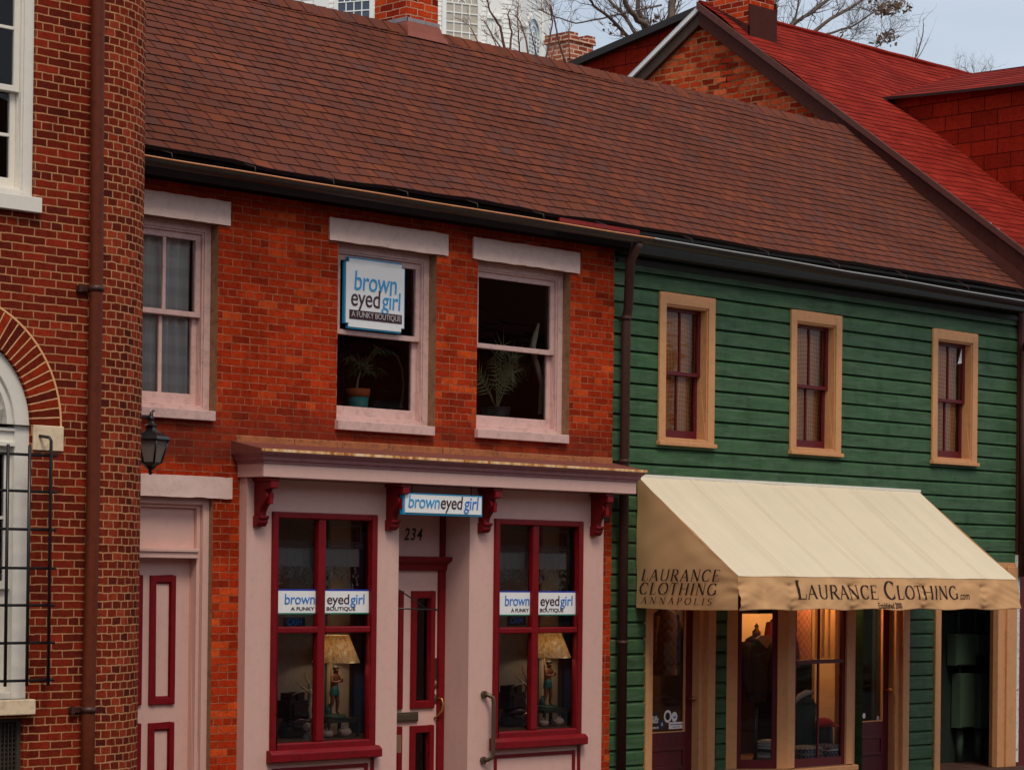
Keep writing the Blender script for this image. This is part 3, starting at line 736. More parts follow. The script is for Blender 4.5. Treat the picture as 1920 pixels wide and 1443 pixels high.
# narrow pink side door
YD = .14
f = MB(); x0, x1 = DO[0], DO[1]
f.ring(x0, x1, -.05, DL0, .07, .07, .05, .06, .05, .2); f.ring(x0+.07, x1-.07, 0, DL0-.06, .04, .04, .01, .03, .085, .2)
zt0, zt1 = Z(330, 1046, .1), Z(330, 1028, .1)
f.box(x0+.11, x1-.11, .06, .2, zt0, zt1); f.box(x0+.11, x1-.11, .045, .2, zt1-.03, zt1)
f.box(x0+.11, x1-.11, .12, .15, zt1, DL0-.09)
dfr = f.build('door_frame', m_pink, bs, bevel=.005)
lx0, lx1 = x0+.11, x1-.11
f = MB().box(lx0, lx1, YD+.04, YD+.08, .02, zt0)
dl = f.build('side_door', m_pink, bs)
cx = (lx0+lx1)/2
ptop, pbot, qtop = Z(305, 1078, YD), Z(305, 1320, YD), Z(305, 1354, YD)
pw = (lx1-lx0)/2
for sgn in (0, 1):
    pb = X(332, YD, 1200)-(1-sgn)*(X(332, YD, 1200)-X(270, YD, 1200)); pa = pb-(X(332, YD, 1200)-X(284, YD, 1200))
    for (z0, z1) in ((pbot, ptop), (.2, qtop)):
        m = MB().ring(pa, pb, z0, z1, .055, .055, .06, .06, YD+.018, YD+.045).ring(pa+.055, pb-.055, z0+.06, z1-.06, .012, .012, .012, .012, YD+.028, YD+.045)
        m.build('panel_moulding', m_crim, dl, bevel=.008)
# storefront board with openings
SW1 = (X(509, YS, 1000), X(706, YS, 1000), .62, Z(508, 958, YS)); SW2 = (X(926, YS, 1000), X(1092, YS, 1000), .62, Z(508, 958, YS)+.005)
DR = (X(748, YS, 1000), X(881, YS, 1000), 0, 2.93)
b = MB(); wall_xz(b, SF[0], SF[1], 0, 3.13, YS, [SW1, SW2, DR], .12)
b.face([(SF[0], YS, 0), (SF[0], YS, 3.13), (SF[0], .05, 3.13), (SF[0], .05, 0)]); b.face([(SF[1], YS, 3.13), (SF[1], YS, 0), (SF[1], .05, 0), (SF[1], .05, 3.13)])
YDR = .24
b.face([(DR[1], YS+.12, 0), (DR[1], YDR+.1, 0), (DR[1], YDR+.1, 2.93), (DR[1], YS+.12, 2.93)]); b.face([(DR[0], YDR+.1, 0), (DR[0], YS+.12, 0), (DR[0], YS+.12, 2.93), (DR[0], YDR+.1, 2.93)])
b.face([(DR[0], YS+.12, 2.93), (DR[1], YS+.12, 2.93), (DR[1], YDR+.1, 2.93), (DR[0], YDR+.1, 2.93)])
b.build('storefront', m_pink, bs)
for sw in (SW1, SW2):
    zr = Z(600, 1180, YS) if sw is SW1 else Z(1000, 1181, YS)
    f = MB(); y0, y1 = YS-.025, YS+.06
    f.ring(sw[0], sw[1], sw[2]+.08, sw[3], .062, .072, .07, .06, y0, y1)
    gx = X(604.5, YS) if sw is SW1 else X(1005.5, YS)
    f.box(gx-.045, gx+.045, y0+.012, y1, sw[2]+.15, sw[3]-.06)
    f.box(sw[0]+.062, gx-.045, y0+.006, y1, zr-.03, zr+.03); f.box(gx+.045, sw[1]-.072, y0+.006, y1, zr-.03, zr+.03)
    fo = f.build('shop_window', m_crim, bs, bevel=.012)
    MB().prism([(YS-.085, sw[2]-.01), (YS+.02, sw[2]-.03), (YS+.02, sw[2]+.095), (YS-.05, sw[2]+.09), (YS-.085, sw[2]+.06)], sw[0]-.03, sw[1]+.03).build('sill', m_crim, fo, bevel=.006)
    for (a, c, d, e) in ((sw[0]+.05, gx-.03, sw[2]+.14, zr-.02), (gx+.03, sw[1]-.06, sw[2]+.14, zr-.02), (sw[0]+.05, gx-.03, zr+.02, sw[3]-.05), (gx+.03, sw[1]-.06, zr+.02, sw[3]-.05)):
        MB().face([(a, y1-.02, d), (c, y1-.02, d), (c, y1-.02, e), (a, y1-.02, e)]).build('pane', m_glass_shop, fo)
    # stall riser panel below
    MB().ring(sw[0]+.03, sw[1]-.08, .08, sw[2]-.07, .035, .035, .035, .035, YS-.014, YS-.002).build('riser_moulding', m_crim, bs, bevel=.005)
    MB().box(sw[1]-.045, sw[1]-.005, YS-.012, YS-.002, 0, sw[2]-.02).build('riser_moulding', m_crim, bs)
# cornice
CX0, CX1, CY = 13.715, 18.60, -.36
cz0, cz1, cz2 = 3.135, 3.255, 3.372
b = MB()
b.box(CX0, CX1, CY, 0.02, cz0, cz1)
b.build('cornice', m_pink, bs, bevel=.004)
crown = bs and MB()
prof = [(0, cz1), (.012, cz1), (.014, cz1+.02), (.03, cz1+.028), (.036, cz1+.055), (.06, cz1+.075), (.075, cz1+.09), (.075, cz2)]
for (a, z0), (c, z1) in zip(prof, prof[1:]):
    crown.face([(CX0-a, CY-a, z0), (CX1+a, CY-a, z0), (CX1+c, CY-c, z1), (CX0-c, CY-c, z1)])
    crown.face([(CX0-a, .01, z0), (CX0-a, CY-a, z0), (CX0-c, CY-c, z1), (CX0-c, .01, z1)])
    crown.face([(CX1+a, CY-a, z0), (CX1+a, .01, z0), (CX1+c, .01, z1), (CX1+c, CY-c, z1)])
co_ = crown.build('cornice_moulding', paint('dusky_pink', alb(140, 92, 92), .55, .1, .25), bs)
e = .079
MB().box(CX0-e, CX1+e, CY-e-.004, CY-e+.016, cz2-.018, cz2+.006).build('drip_edge', m_gutrust, bs)
MB().face([(CX0-e+.002, CY-e, cz2+.002), (CX1+e-.002, CY-e, cz2+.002), (CX1+e-.002, .005, cz2+.085), (CX0-e+.002, .005, cz2+.085)]).face([(CX0-e+.002, CY-e, cz2+.002), (CX0-e+.002, .005, cz2+.085), (CX0-e+.002, .005, cz2-.02), (CX0-e+.002, CY-e, cz2-.02)]).build('cornice_flashing', paint('cornice_roof', alb(106, 56, 46), .6, .12, .2), bs)
b = MB(); zb0, zb1 = 3.40, Z(600, 824)
xx = X(440); k = 0
while xx < 18.6:
    L_ = .55+.35*random.random(); x2 = min(xx+L_, 18.6)
    b.box(xx+.003, x2-.003, -.028-.008*random.random(), .05, zb0, zb1-.01*random.random()); xx = x2
b.build('stone_band', m_band, bs, bevel=.008)
# scroll brackets
def bracket(xc):
    wd = .042
    pr = [(YS, 3.10), (YS-.235, 3.10), (YS-.235, 3.04), (YS-.17, 3.03)]
    for i in range(9):
        t = i/8; pr.append((YS-.15-.03*math.sin(t*math.pi)+.0*t, 3.02-.10*t))
    for i in range(1, 9):
        t = i/8; pr.append((YS-.15+.075*math.sin(t*math.pi/2)-.0, 2.92-.11*t))
    pr += [(YS-.075, 2.80), (YS, 2.80)]
    m = MB().prism(pr, xc-wd, xc+wd)
    m.prism([(YS, 2.80), (YS-.105, 2.80), (YS-.105, 2.775), (YS-.085, 2.765), (YS-.085, 2.735), (YS-.055, 2.705), (YS, 2.70)], xc-wd-.012, xc+wd+.012)
    m.box(xc-wd-.02, xc+wd+.02, CY+.03, YS, 3.10, 3.134)
    m.box(xc-wd+.022, xc+wd-.022, YS-.195, YS-.14, 2.90, 3.0)
    m.build('bracket', m_crim, bs, bevel=.006)
for px in (491, 738, 911, 1121): bracket(X(px, YS-.06, 940))
# recessed shop door
dx0, dx1 = DR[0]-.02, DR[1]-.03
zt = Z(800, 1052, YDR); ztop2 = Z(800, 1072, YDR)
MB().box(dx0, DR[1]-.06, YDR+.02, YDR+.05, zt+.03, 2.93).build('transom_panel', m_pink, bs)
MB().box(DR[1]-.06, DR[1]-.004, YDR-.01, YDR+.05, zt+.03, 2.928).build('transom_moulding', m_crim, bs)
MB().prism([(YDR+.03, zt-.085), (YDR-.03, zt-.085), (YDR-.04, zt-.03), (YDR-.10, zt+.005), (YDR-.11, zt+.045), (YDR+.03, zt+.05)], dx0, DR[1]+.0).build('door_entablature', m_crim, bs, bevel=.005)
MB().box(DR[1]-.085, DR[1]-.003, YDR-.02, YDR+.06, 0, zt-.088).box(dx0, dx0+.05, YDR-.02, YDR+.06, 0, zt-.088).build('door_jamb', m_crim, bs, bevel=.006)
lz1 = zt-.088
leaf = MB(); lx0, lx1 = dx0+.05, DR[1]-.087
pl = [(X(771, YDR, 1200), X(815, YDR, 1200))]
pwid = pl[0][1]-pl[0][0]
pA = (pl[0][0], pl[0][1]); pB = (lx0+(lx1-pA[1]), lx0+(lx1-pA[1])+pwid)
pz = ((Z(790, 1327, YDR), Z(790, 1107, YDR)), (.16, Z(790, 1359, YDR)))
ops = [(a+.05, c-.05, z0+.06, z1-.06) for (a, c) in (pA, pB) for (z0, z1) in pz]
for a, c, z0, z1 in rect_minus(lx0, lx1, .02, lz1, ops): leaf.box(a, c, YDR+.012, YDR+.05, z0, z1)
lo = leaf.build('shop_door', m_pink, bs)
for (a, c) in (pA, pB):
    for z0, z1 in pz:
        MB().ring(a, c, z0, z1, .062, .062, .07, .07, YDR-.012, YDR+.02).ring(a+.055, c-.055, z0+.062, z1-.062, .012, .012, .012, .012, YDR+.0, YDR+.045).build('panel_moulding', m_crim, lo, bevel=.008)
        MB().face([(a+.05, YDR+.035, z0+.06), (c-.05, YDR+.035, z0+.06), (c-.05, YDR+.035, z1-.06), (a+.05, YDR+.035, z1-.06)]).build('pane', m_glass, lo)
hx = X(817, YDR, 1270)
MB().box(hx-.018, hx+.018, YDR+.0, YDR+.014, Z(817, 1273, YDR), Z(817, 1233, YDR)).build('push_plate', plain('dark_plate', (.06, .03, .025), .4, .3), lo)
text_mesh('lettering', 'PULL', .05, (0, 0, 0), m_bronze, lo) if False else None
m = MB(); m.lathe((0, 0, 0), [(.0, 0), (.0, 0)], 3) if False else None
def oval(x, y, z, rx, rz): return MB().grid(lambda u, v: (x+rx*math.cos(2*math.pi*u)*v, y-.014*(1-v*v)-.002, z+rz*math.sin(2*math.pi*u)*v), 20, 4)
zk, zh = Z(817, 1285, YDR), Z(817, 1310, YDR)
oval(hx, YDR+.01, zk, .022, .032).build('lock_plate', m_bronze, lo)
oval(hx, YDR+.01, zh, .026, .05).build('lock_plate', m_bronze, lo)
m = MB(); m.tube([(hx+.02, YDR+.01, zh+.01), (hx+.04, YDR-.045, zh+.005), (hx+.048, YDR-.06, zh-.05), (hx+.036, YDR-.055, zh-.11), (hx+.005, YDR-.04, zh-.15), (hx-.005, YDR+.005, zh-.185)], [.009, .010, .013, .012, .010, .012], 10)
m.build('door_handle', m_brass, lo)
ms0 = X(783, YDR, 1345)
MB().box(ms0-.36, ms0, YDR-.012, YDR+.02, Z(770, 1352, YDR), Z(770, 1334, YDR)).box(ms0-.35, ms0-.01, YDR-.018, YDR-.012, Z(770, 1349, YDR), Z(770, 1337, YDR)).build('letter_slot', m_bronze, lo, bevel=.003)
text_mesh('house_number', '234', .165, (X(757, YDR+.02, 1013), YDR+.017, Z(776, 1012, YDR)), m_black, bs, sx=.80, shear=.25, spacing=1.25, bold=.002)
# thin iron sign bracket in the door recess
m = MB(); yb = YS+.02; za, zb_ = Z(780, 1140, yb), Z(760, 1108, yb)
m.tube([(DR[0], yb, za), (X(818, yb, 1142), yb, za-.012)], .008, 6); m.tube([(DR[0], yb, zb_+.03), (X(797, yb, 1140), yb, za+.005)], .006, 6)
m.tube([(DR[0]-.004, yb, zb_+.05), (DR[0]-.004, yb, za-.04)], .012, 6)
m.lathe((X(818, yb, 1142), yb, za-.012), [(0, -.014), (.014, 0), (0, .014)], 8)
m.build('iron_bracket', m_iron, bs)
# bronze pull rail on the right hand pilaster
hx2 = X(906, YS, 1300); z1_, z0_ = Z(906, 1301, YS), Z(906, 1424, YS)
m = MB(); yo = YS-.085; xo = hx2+.06
m.tube([(hx2, YS, z1_), (hx2+.02, YS-.05, z1_-.004), (xo-.006, yo+.004, z1_-.03), (xo, yo, z1_-.08), (xo, yo, z0_+.08), (xo-.006, yo+.004, z0_+.03), (hx2+.02, YS-.05, z0_+.004), (hx2, YS, z0_)], .021, 12)
for z in (z1_, z0_): m.tube([(hx2, YS+.002, z), (hx2-.004, YS-.03, z)], .036, 14)
m.build('pull_rail', m_bronze, bs)

# ---- roof over the brick shop
b = MB(); courses(b, XR0, XS, EY, EZ, RY, RZ, RS, .011, wob=.009, eave_sag=.02)
ro = b.build('roof', [m_shingle, m_butt], bs)
MB().face([(XR0, RY, RZ), (XS, RY, RZ), (XS, 5.3, RZ-2.35), (XR0, 5.3, RZ-2.35)][::-1]).face([(XR0, EY+.05, EZ-.03), (XS, EY+.05, EZ-.03), (XS, RY, RZ-.06), (XR0, RY, RZ-.06)]).build('rear_slope', m_shingle, ro)
def ridge_caps(x0, x1, parent):
    b = MB(); x = x0; k = 0
    while x < x1:
        x2 = min(x+.15, x1)
        for sy in (-1, 1):
            h0, h1 = .018, .009
            g = .012*fnoise(x*.45, 3.65*.8, 1.)
            b.face([(x, RY, RZ+h1+g+.012), (x2+.01, RY, RZ+h0+g+.012), (x2+.01, RY+sy*.15, RZ-.126+h0+g), (x, RY+sy*.15, RZ-.126+h1+g)], uv=[(x, k*RS), (x2, k*RS), (x2, k*RS+.12), (x, k*RS+.12)])
            b.face([(x2+.01, RY, RZ+h0+g+.012), (x2+.01, RY, RZ+h1+g), (x2+.01, RY+sy*.15, RZ-.126+h1+g), (x2+.01, RY+sy*.15, RZ-.126+h0+g)])
        x = x2; k += 1
    b.build('ridge_cap', m_shingle, parent)
ridge_caps(XR0, XS, ro)
# chimney on the ridge
cyf = 2.40; cxl, cxr = X(763, cyf, 40), X(821, cyf, 40); czb = roof_z(cyf)
cw = cxr-cxl; cyb = cyf+.52
MB().box(cxl, cxr, cyf, cyb, czb-.3, czb+1.1).box(cxl-.03, cxr+.03, cyf-.03, cyb+.03, czb+1.1, czb+1.24).build('chimney', m_brick_chim, ro)
b = MB(); t = .035; zf = czb+.14
b.hexa([(cxl-t, cyf-t-.03, czb-.03), (cxr+t+.03, cyf-t-.03, czb-.03), (cxr+t+.03, cyb, czb-.03), (cxl-t, cyb, czb-.03), (cxl-.012, cyf-.012, zf), (cxr+.012, cyf-.012, zf), (cxr+.012, cyb, zf+.0), (cxl-.012, cyb, zf)])
b.face([(cxl-t-.04, cyf-.09, roof_z(cyf-.09)+.025), (cxr+t+.05, cyf-.09, roof_z(cyf-.09)+.025), (cxr+t+.03, cyf-t-.03, czb+.01), (cxl-t-.0, cyf-t-.03, czb+.01)])
b.build('chimney_flashing', m_flash, ro)
b = MB(); b.box(cxl-.014, cxr+.014, cyf-.016, cyf-.002, zf-.01, zf+.03).box(cxl-.016, cxl-.002, cyf-.016, cyb, zf-.01, zf+.035); b.build('lead_collar', m_lead, ro)
# ---- gutters
def gutter(parent, x0, x1, z0, z1, mat, edge, y=-.40, r=.062, hang=.9, down=True):
    def zz(x): t = (x-x0)/(x1-x0); return z0+(z1-z0)*t+.006*fnoise(x*.8, 5.)
    n = 60; arc = [math.pi+math.pi*i/10 for i in range(11)]
    b = MB()
    b.grid(lambda u, v: (x0+u*(x1-x0), y+r*math.cos(math.pi+math.pi*v), zz(x0+u*(x1-x0))+r*math.sin(math.pi+math.pi*v)), n, 10)
    b.grid(mi=1, nu=n, nv=10, fn=lambda u, v: (x0+u*(x1-x0), y+(r-.006)*math.cos(math.pi+math.pi*v), zz(x0+u*(x1-x0))+(r-.006)*math.sin(math.pi+math.pi*v)))  # inside coloured black for the shade in the gap under the shingles
    go = b.build('gutter', [mat, m_dark], parent)
    b = MB(); b.tube([(x0+(x1-x0)*i/n, y-r, zz(x0+(x1-x0)*i/n)+.003) for i in range(n+1)], .0085, 6); b.build('gutter_edge', edge, go)
    x = x0+.6
    while x < x1-.2:
        b = MB(); b.tube([(x, y-r-.002, zz(x)+.004), (x, y-r*.9, zz(x)+.06), (x, EY+.02, EZ+.0)], .005, 5)
        b.build('gutter_hanger', m_pipe if edge is m_galv else m_gutter, go)
        x += hang
    return zz
GZ0 = Z(270, 292, -.462); GZm = Z(1180, 440, -.462); GZ1 = Z(1920, 566, -.462)
zg1 = gutter(bs, 12.0, 18.72, GZ0, GZm, m_gutter, m_copper)
MB().box(12.03, XS, -.02, .1, 5.70, 5.86).box(12.03, XS, EY+.04, .0, 5.80, 5.83).box(12.03, XS, -.20, -.02, 5.655, 5.80).build('added_eave_shade', m_eaveshade, bs)  # boxed soffit added as the dark band of shade below the gutter
MB().box(17.5, 18.68, EY+.005, EY+.03, 5.79, 5.83).build('loose_fascia', m_redwall, bs)
# downpipe between the shops
xp, yp = X(1167, -.07, 1100), -.08
x_top = X(1183, -.3, 470)
MB().tube([(x_top, -.40, GZm-.05), (x_top, -.38, GZm-.10), (x_top-.03, -.32, 5.5), (xp+.01, -.10, 5.05), (xp, yp, 4.92), (xp, yp, .02)], .05, 14).build('downpipe', m_pipe, bs)
dpo = bs.children[-1]
for z in (4.95, 1.62, 3.48): MB().tube([(xp, yp, z-.02), (xp, yp, z+.02)], .057, 14).box(xp-.02, xp+.02, yp+.04, .03, z-.015, z+.015).build('bracket', m_pipe, dpo)

# ---- green clapboard shop
gs = thing('clapboard_shop', 'dark green clapboard shop with tan window frames under a brown shingle roof', 'building', (22.3, 0, 0))
YG0 = .03; GX1 = 26.08
G = []
for (a, c, z0, z1) in ((1235, 1339, 3.69, 5.285), (1482, 1577, 3.69, 5.285), (1748, 1832, 3.69, 5.29)):
    G.append((X(a, YG0-.04, 690), X(c, YG0-.04, 690), z0, z1))
AWL, AWR, AWY, AWT, AWF, AWB = 19.005, 23.99, -1.36, 3.335, 2.315, 1.975
d1x = (X(1207, YG0, 1300), X(1341, YG0, 1300)); bayx0 = X(1358, YG0, 1300)
d2x = (X(1600, YG0, 1300)-.35, X(1700, YG0, 1300)); pasx = (X(1749, YG0, 1300), X(1905, YG0, 1300)-.02)
OH = 2.42
GO = [(g[0]+.05, g[1]-.05, g[2]+.05, g[3]-.05) for g in G]
GD = [(d1x[0]+.02, d1x[1]-.02, -.1, OH), (bayx0+.03, d2x[0]+.5, -.1, OH), (d2x[0]+.3, d2x[1]-.02, -.1, OH), (pasx[0]+.02, pasx[1], -.1, OH)]
ops = GO+GD
b = MB(); BH = .165; z = 0.02; k = 0
while z < 5.78:
    zt_ = min(z+BH, 5.80)
    zc_ = min(z+.74*BH, 5.79)
    for a, c, z0, z1 in [q for lo_z, hi_z in ((z, zc_), (zc_, zt_)) for q in rect_minus(18.62, GX1, lo_z, hi_z, ops)]:
        n = max(1, int((c-a)/.3))
        for i in range(n):
            p, q = a+(c-a)*i/n, a+(c-a)*(i+1)/n
            def yy(x, zz): return YG0-.030+.040*max(0., ((zz-z)/BH-.74)/.26)-.004*fnoise(x*1.1, k*3.3)
            def wz(x): return .004*fnoise(x*.9, k*2.1) if z0 == z else 0.
            def wz2(x): return .004*fnoise(x*.9, (k+1)*2.1) if z1 == zt_ else 0.
            b.face([(p, yy(p, z0), z0+wz(p)), (q, yy(q, z0), z0+wz(q)), (q, yy(q, z1), z1+wz2(q)), (p, yy(p, z1), z1+wz2(p))], smooth=False)
            if z0 == z: b.face([(p, YG0+.01, z0+wz(p)+.004), (q, YG0+.01, z0+wz(q)+.004), (q, yy(q, z0), z0+wz(q)), (p, yy(p, z0), z0+wz(p))], mi=1)
    for _ in range(2):
        xj = random.uniform(18.8, 25.9)
        if not any(o[0]-.1 < xj < o[1]+.1 and o[2]-.2 < z < o[3]+.05 for o in ops):
            b.face([(xj, YG0-.0345, z+.004), (xj+.004, YG0-.0345, z+.004), (xj+.004, YG0-.0345, zc_), (xj, YG0-.0345, zc_)], mi=1)
            for q in (-.03, .03): b.box(xj+q-.003, xj+q+.003, YG0-.036, YG0-.03, z+.03, z+.036, mi=1)
    z += BH; k += 1
for a, c, z0, z1 in ops:
    b.face([(c, YG0-.02, z0), (c, YG0+.14, z0), (c, YG0+.14, z1), (c, YG0-.02, z1)]); b.face([(a, YG0-.02, z0), (a, YG0-.02, z1), (a, YG0+.14, z1), (a, YG0+.14, z0)])
    b.face([(a, YG0-.02, z1), (c, YG0-.02, z1), (c, YG0+.14, z1), (a, YG0+.14, z1)])
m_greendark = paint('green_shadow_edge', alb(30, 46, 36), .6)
b.build('wall', [m_green, m_greendark], gs)
MB().box(18.66, GX1-.02, -.18, YG0-.06, 5.62, 5.80).box(18.66, GX1-.02, YG0-.05, YG0-.0, 5.53, 5.58).box(18.66, GX1-.02, YG0-.06, YG0, 5.66, 5.80).box(18.66, GX1, EY+.04, YG0, 5.80, 5.83).build('added_eave_shade', paint('eave_shade_tone', alb(34, 32, 28), .6), gs)  # dark soffit box added; its colour carries the shade under the gutter
for i, g in enumerate(G):
    f = MB(); cw_ = .115
    f.ring(g[0], g[1], g[2]+.03, g[3], cw_*.85, cw_*.95, .035, .12, YG0-.055, YG0-.028)
    f.ring(g[0]+cw_*.85, g[1]-cw_*.95, g[2]+.065, g[3]-.12, .02, .02, .01, .02, YG0-.04, YG0+.14)
    f.box(g[0]-.015, g[1]+.015, YG0-.085, YG0-.02, g[2]-.01, g[2]+.03)
    fo = f.build('window', m_tan, gs, bevel=.004)
    ix0, ix1, iz0, iz1 = g[0]+cw_*.85+.02, g[1]-cw_*.95-.02, g[2]+.075, g[3]-.14
    zm = (iz0+iz1)/2+.0
    for kk, (a, c, yy_) in enumerate(((zm-.02, iz1, YG0+.045), (iz0, zm+.022, YG0+.085))):
        s = MB(); bot, top = (.04, .04) if kk == 0 else (.09, .04)
        s.ring(ix0, ix1, a, c, .042, .042, bot, top, yy_, yy_+.035); xm = (ix0+ix1)/2
        s.box(xm-.012, xm+.012, yy_+.004, yy_+.03, a+bot, c-top)
        s.build('sash', m_maroon, fo, bevel=.003)
        MB().face([(ix0+.03, yy_+.02, a+.03), (ix1-.03, yy_+.02, a+.03), (ix1-.03, yy_+.02, c-.03), (ix0+.03, yy_+.02, c-.03)]).build('pane', m_glass, fo)
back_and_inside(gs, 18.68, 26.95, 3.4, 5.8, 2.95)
b = MB(); courses(b, XS, XR1, EY, EZ, RY, RZ, RS, .011, wob=.009, eave_sag=.02)
ro2 = b.build('roof', [m_shingle, m_butt], gs)
MB().face([(XS, RY, RZ), (XR1, RY, RZ), (XR1, 5.3, RZ-2.35), (XS, 5.3, RZ-2.35)][::-1]).face([(XS, EY+.05, EZ-.03), (XR1, EY+.05, EZ-.03), (XR1, RY, RZ-.06), (XS, RY, RZ-.06)]).build('rear_slope', m_shingle, ro2)
ridge_caps(XS, XR1-.12, ro2)
gutter(gs, 18.72, 26.5, GZm, GZ1, m_gutter2, m_galv, hang=1.25)

# ground floor joinery under the awning
def door(x0, x1, yd, label_z, glass_top):
    f = MB(); f.ring(x0-.10, x1+.22, -.05, OH, .10, .14, .05, .1, YG0-.05, YG0+.10)
    f.box(x1+.08, x1+.1, YG0-.06, YG0+.02, 0, OH-.1); f.box(x1, x1+.08, YG0-.01, yd+.05, 0, OH-.1)
    fr = f.build('door_frame', m_tan, gs, bevel=.005)
    gz0, gz1 = label_z, glass_top
    st = .12
    d = MB()
    for a, c, z0, z1 in rect_minus(x0, x1, .02, OH-.1, [(x0+st, x1-st, gz0, gz1)]): d.box(a, c, yd, yd+.045, z0, z1)
    d.ring(x0+st, x1-st, .25, gz0-.16, .035, .035, .035, .035, yd-.012, yd)
    do = d.build('shop_door', m_maroon, gs, bevel=.004)
    MB().face([(x0+st-.01, yd+.025, gz0-.01), (x1-st+.01, yd+.025, gz0-.01), (x1-st+.01, yd+.025, gz1+.01), (x0+st-.01, yd+.025, gz1+.01)]).build('pane', m_glass_shop, do)
    MB().ring(x0+st, x1-st, gz0, gz1, .012, .012, .012, .012, yd-.006, yd+.02).build('glazing_bead', m_tan, do)
    MB().tube([(x1-.06, yd, 1.0), (x1-.06, yd-.05, 1.0)], .012, 8).lathe((x1-.06, yd-.065, 1.0), [(0, -.028), (.02, -.02), (.028, 0), (.02, .02), (0, .028)], 12).build('door_knob', m_brass, do)
    return do
YDD = YG0+.09
dA = door(X(1217, YG0, 1300), X(1310, YG0, 1300), YDD, Z(1260, 1372, YDD), 2.2)
# bay window
BD = -.42
bx1 = X(1478, BD, 1300); bx2 = X(1600, BD, 1300)
bz0, bz1 = Z(1540, 1437, BD), OH
dB = door(X(1678, YG0, 1300)-.84, X(1678, YG0, 1300), YDD, Z(1640, 1352, YDD), 2.2)
def slab(mb, p, q, z0, z1, t, mi=0):
    """upright panel from p to q (xy), thickness t towards the room"""
    p, q = Vector((*p, 0)), Vector((*q, 0)); d = (q-p).normalized(); nrm = Vector((-d.y, d.x, 0))
    a = [p, q, q+nrm*t, p+nrm*t]
    mb.hexa([(v.x, v.y, z0) for v in a]+[(v.x, v.y, z1) for v in a], mi)
A_, B_, C_, D_ = (bayx0, YG0-.03), (bx1, BD), (bx2, BD), (bx2+.34, YG0-.03)
def lerp(p, q, t): return (p[0]+(q[0]-p[0])*t, p[1]+(q[1]-p[1])*t)
bay = MB()
for p, q in ((A_, B_), (B_, C_), (C_, D_)):
    L_ = math.hypot(q[0]-p[0], q[1]-p[1]); e0, e1 = .12/L_, 1-.12/L_
    slab(bay, p, lerp(p, q, e0), bz0, bz1, .08); slab(bay, lerp(p, q, e1), q, bz0, bz1, .08)
    slab(bay, lerp(p, q, e0), lerp(p, q, e1), bz1-.12, bz1, .08)
    slab(bay, p, q, 0, bz0-.13, .08, 1)
bo = bay.build('bay_window', [m_tan, m_green], gs)
s = MB()
def outp(p, o): return p
sl = [(A_[0]-.04, A_[1]-.0), (B_[0]-.03, B_[1]-.06), (C_[0]+.03, C_[1]-.06), (D_[0]+.04, D_[1])]
for z0, z1, e in ((bz0-.055, bz0, 0.), (bz0-.075, bz0-.058, .02)):
    s.prism([(p[0], p[1]) for p in sl], z0, z1, axis='z')
s.build('sill', m_tan, bo, bevel=.006)
zmr = Z(1530, 1240, BD)
for p, q, kind in ((A_, B_, 0), (B_, C_, 1), (C_, D_, 0)):
    L_ = math.hypot(q[0]-p[0], q[1]-p[1]); d = ((q[0]-p[0])/L_, (q[1]-p[1])/L_); nn = (-d[1], d[0])
    def at_(t, o=.0): return (p[0]+d[0]*t+nn[0]*o, p[1]+d[1]*t+nn[1]*o)
    s = MB(); a, c = .12, L_-.12
    rails = [(bz0+.0, bz0+.10), (bz1-.17, bz1-.12)]
    for z0, z1 in rails: slab(s, at_(a, .025), at_(c, .025), z0, z1, .035)
    slab(s, at_(a, .025), at_(a+.05, .025), bz0+.1, bz1-.17, .035); slab(s, at_(c-.05, .025), at_(c, .025), bz0+.1, bz1-.17, .035)
    if kind:
        slab(s, at_(a+.05, .02), at_(c-.05, .02), zmr-.022, zmr+.022, .04)
        m_ = (a+c)/2; slab(s, at_(m_-.012, .03), at_(m_+.012, .03), zmr+.022, bz1-.17, .025); slab(s, at_(m_-.012, .035), at_(m_+.012, .035), bz0+.1, zmr-.022, .025)
    s.build('sash', m_maroon, bo, bevel=.003)
    u, v = at_(a, .045), at_(c, .045)
    MB().face([(u[0], u[1], bz0+.05), (v[0], v[1], bz0+.05), (v[0], v[1], bz1-.1), (u[0], u[1], bz1-.1)]).build('pane', m_glass_shop, bo)
MB().prism([(p[0], p[1]) for p in (A_, B_, C_, D_, (D_[0], 1.3), (A_[0], 1.3))], bz0-.05, bz0+.01, axis='z').build('display_shelf', m_shopwood, bo)
MB().prism([(p[0], p[1]) for p in (A_, B_, C_, D_)], bz1, bz1+.05, axis='z').build('bay_roof', m_tan, bo)
# passage on the right: jambs and dark recess
f = MB(); f.box(pasx[0]-.02, X(1763, YG0-.04, 1300), YG0-.05, YG0+.14, 0, OH); 
xw0 = X(1867, YG0-.02, 1300); f.box(xw0+.0, GX1-.02, YG0-.05, YG0+.03, 0, OH+.05); f.box(xw0+.16, GX1-.02, YG0-.075, YG0-.05, 0, OH+.05); f.box(xw0+.10, xw0+.12, YG0-.03, YG0+.14, 0, OH); f.box(pasx[0]-.02, GX1-.02, YG0-.045, YG0+.1, OH, OH+.1)
f.build('passage_frame', m_tan, gs, bevel=.005)
MB().box(pasx[0]-.1, 26.7, 0.80, .85, 0, 2.9).box(pasx[0]-.08, pasx[0]-.03, .17, .80, 0, 2.9).box(26.60, 26.65, .15, .80, 0, 2.9).build('passage_wall', paint('passage_green', alb(26, 38, 30), .8), gs)
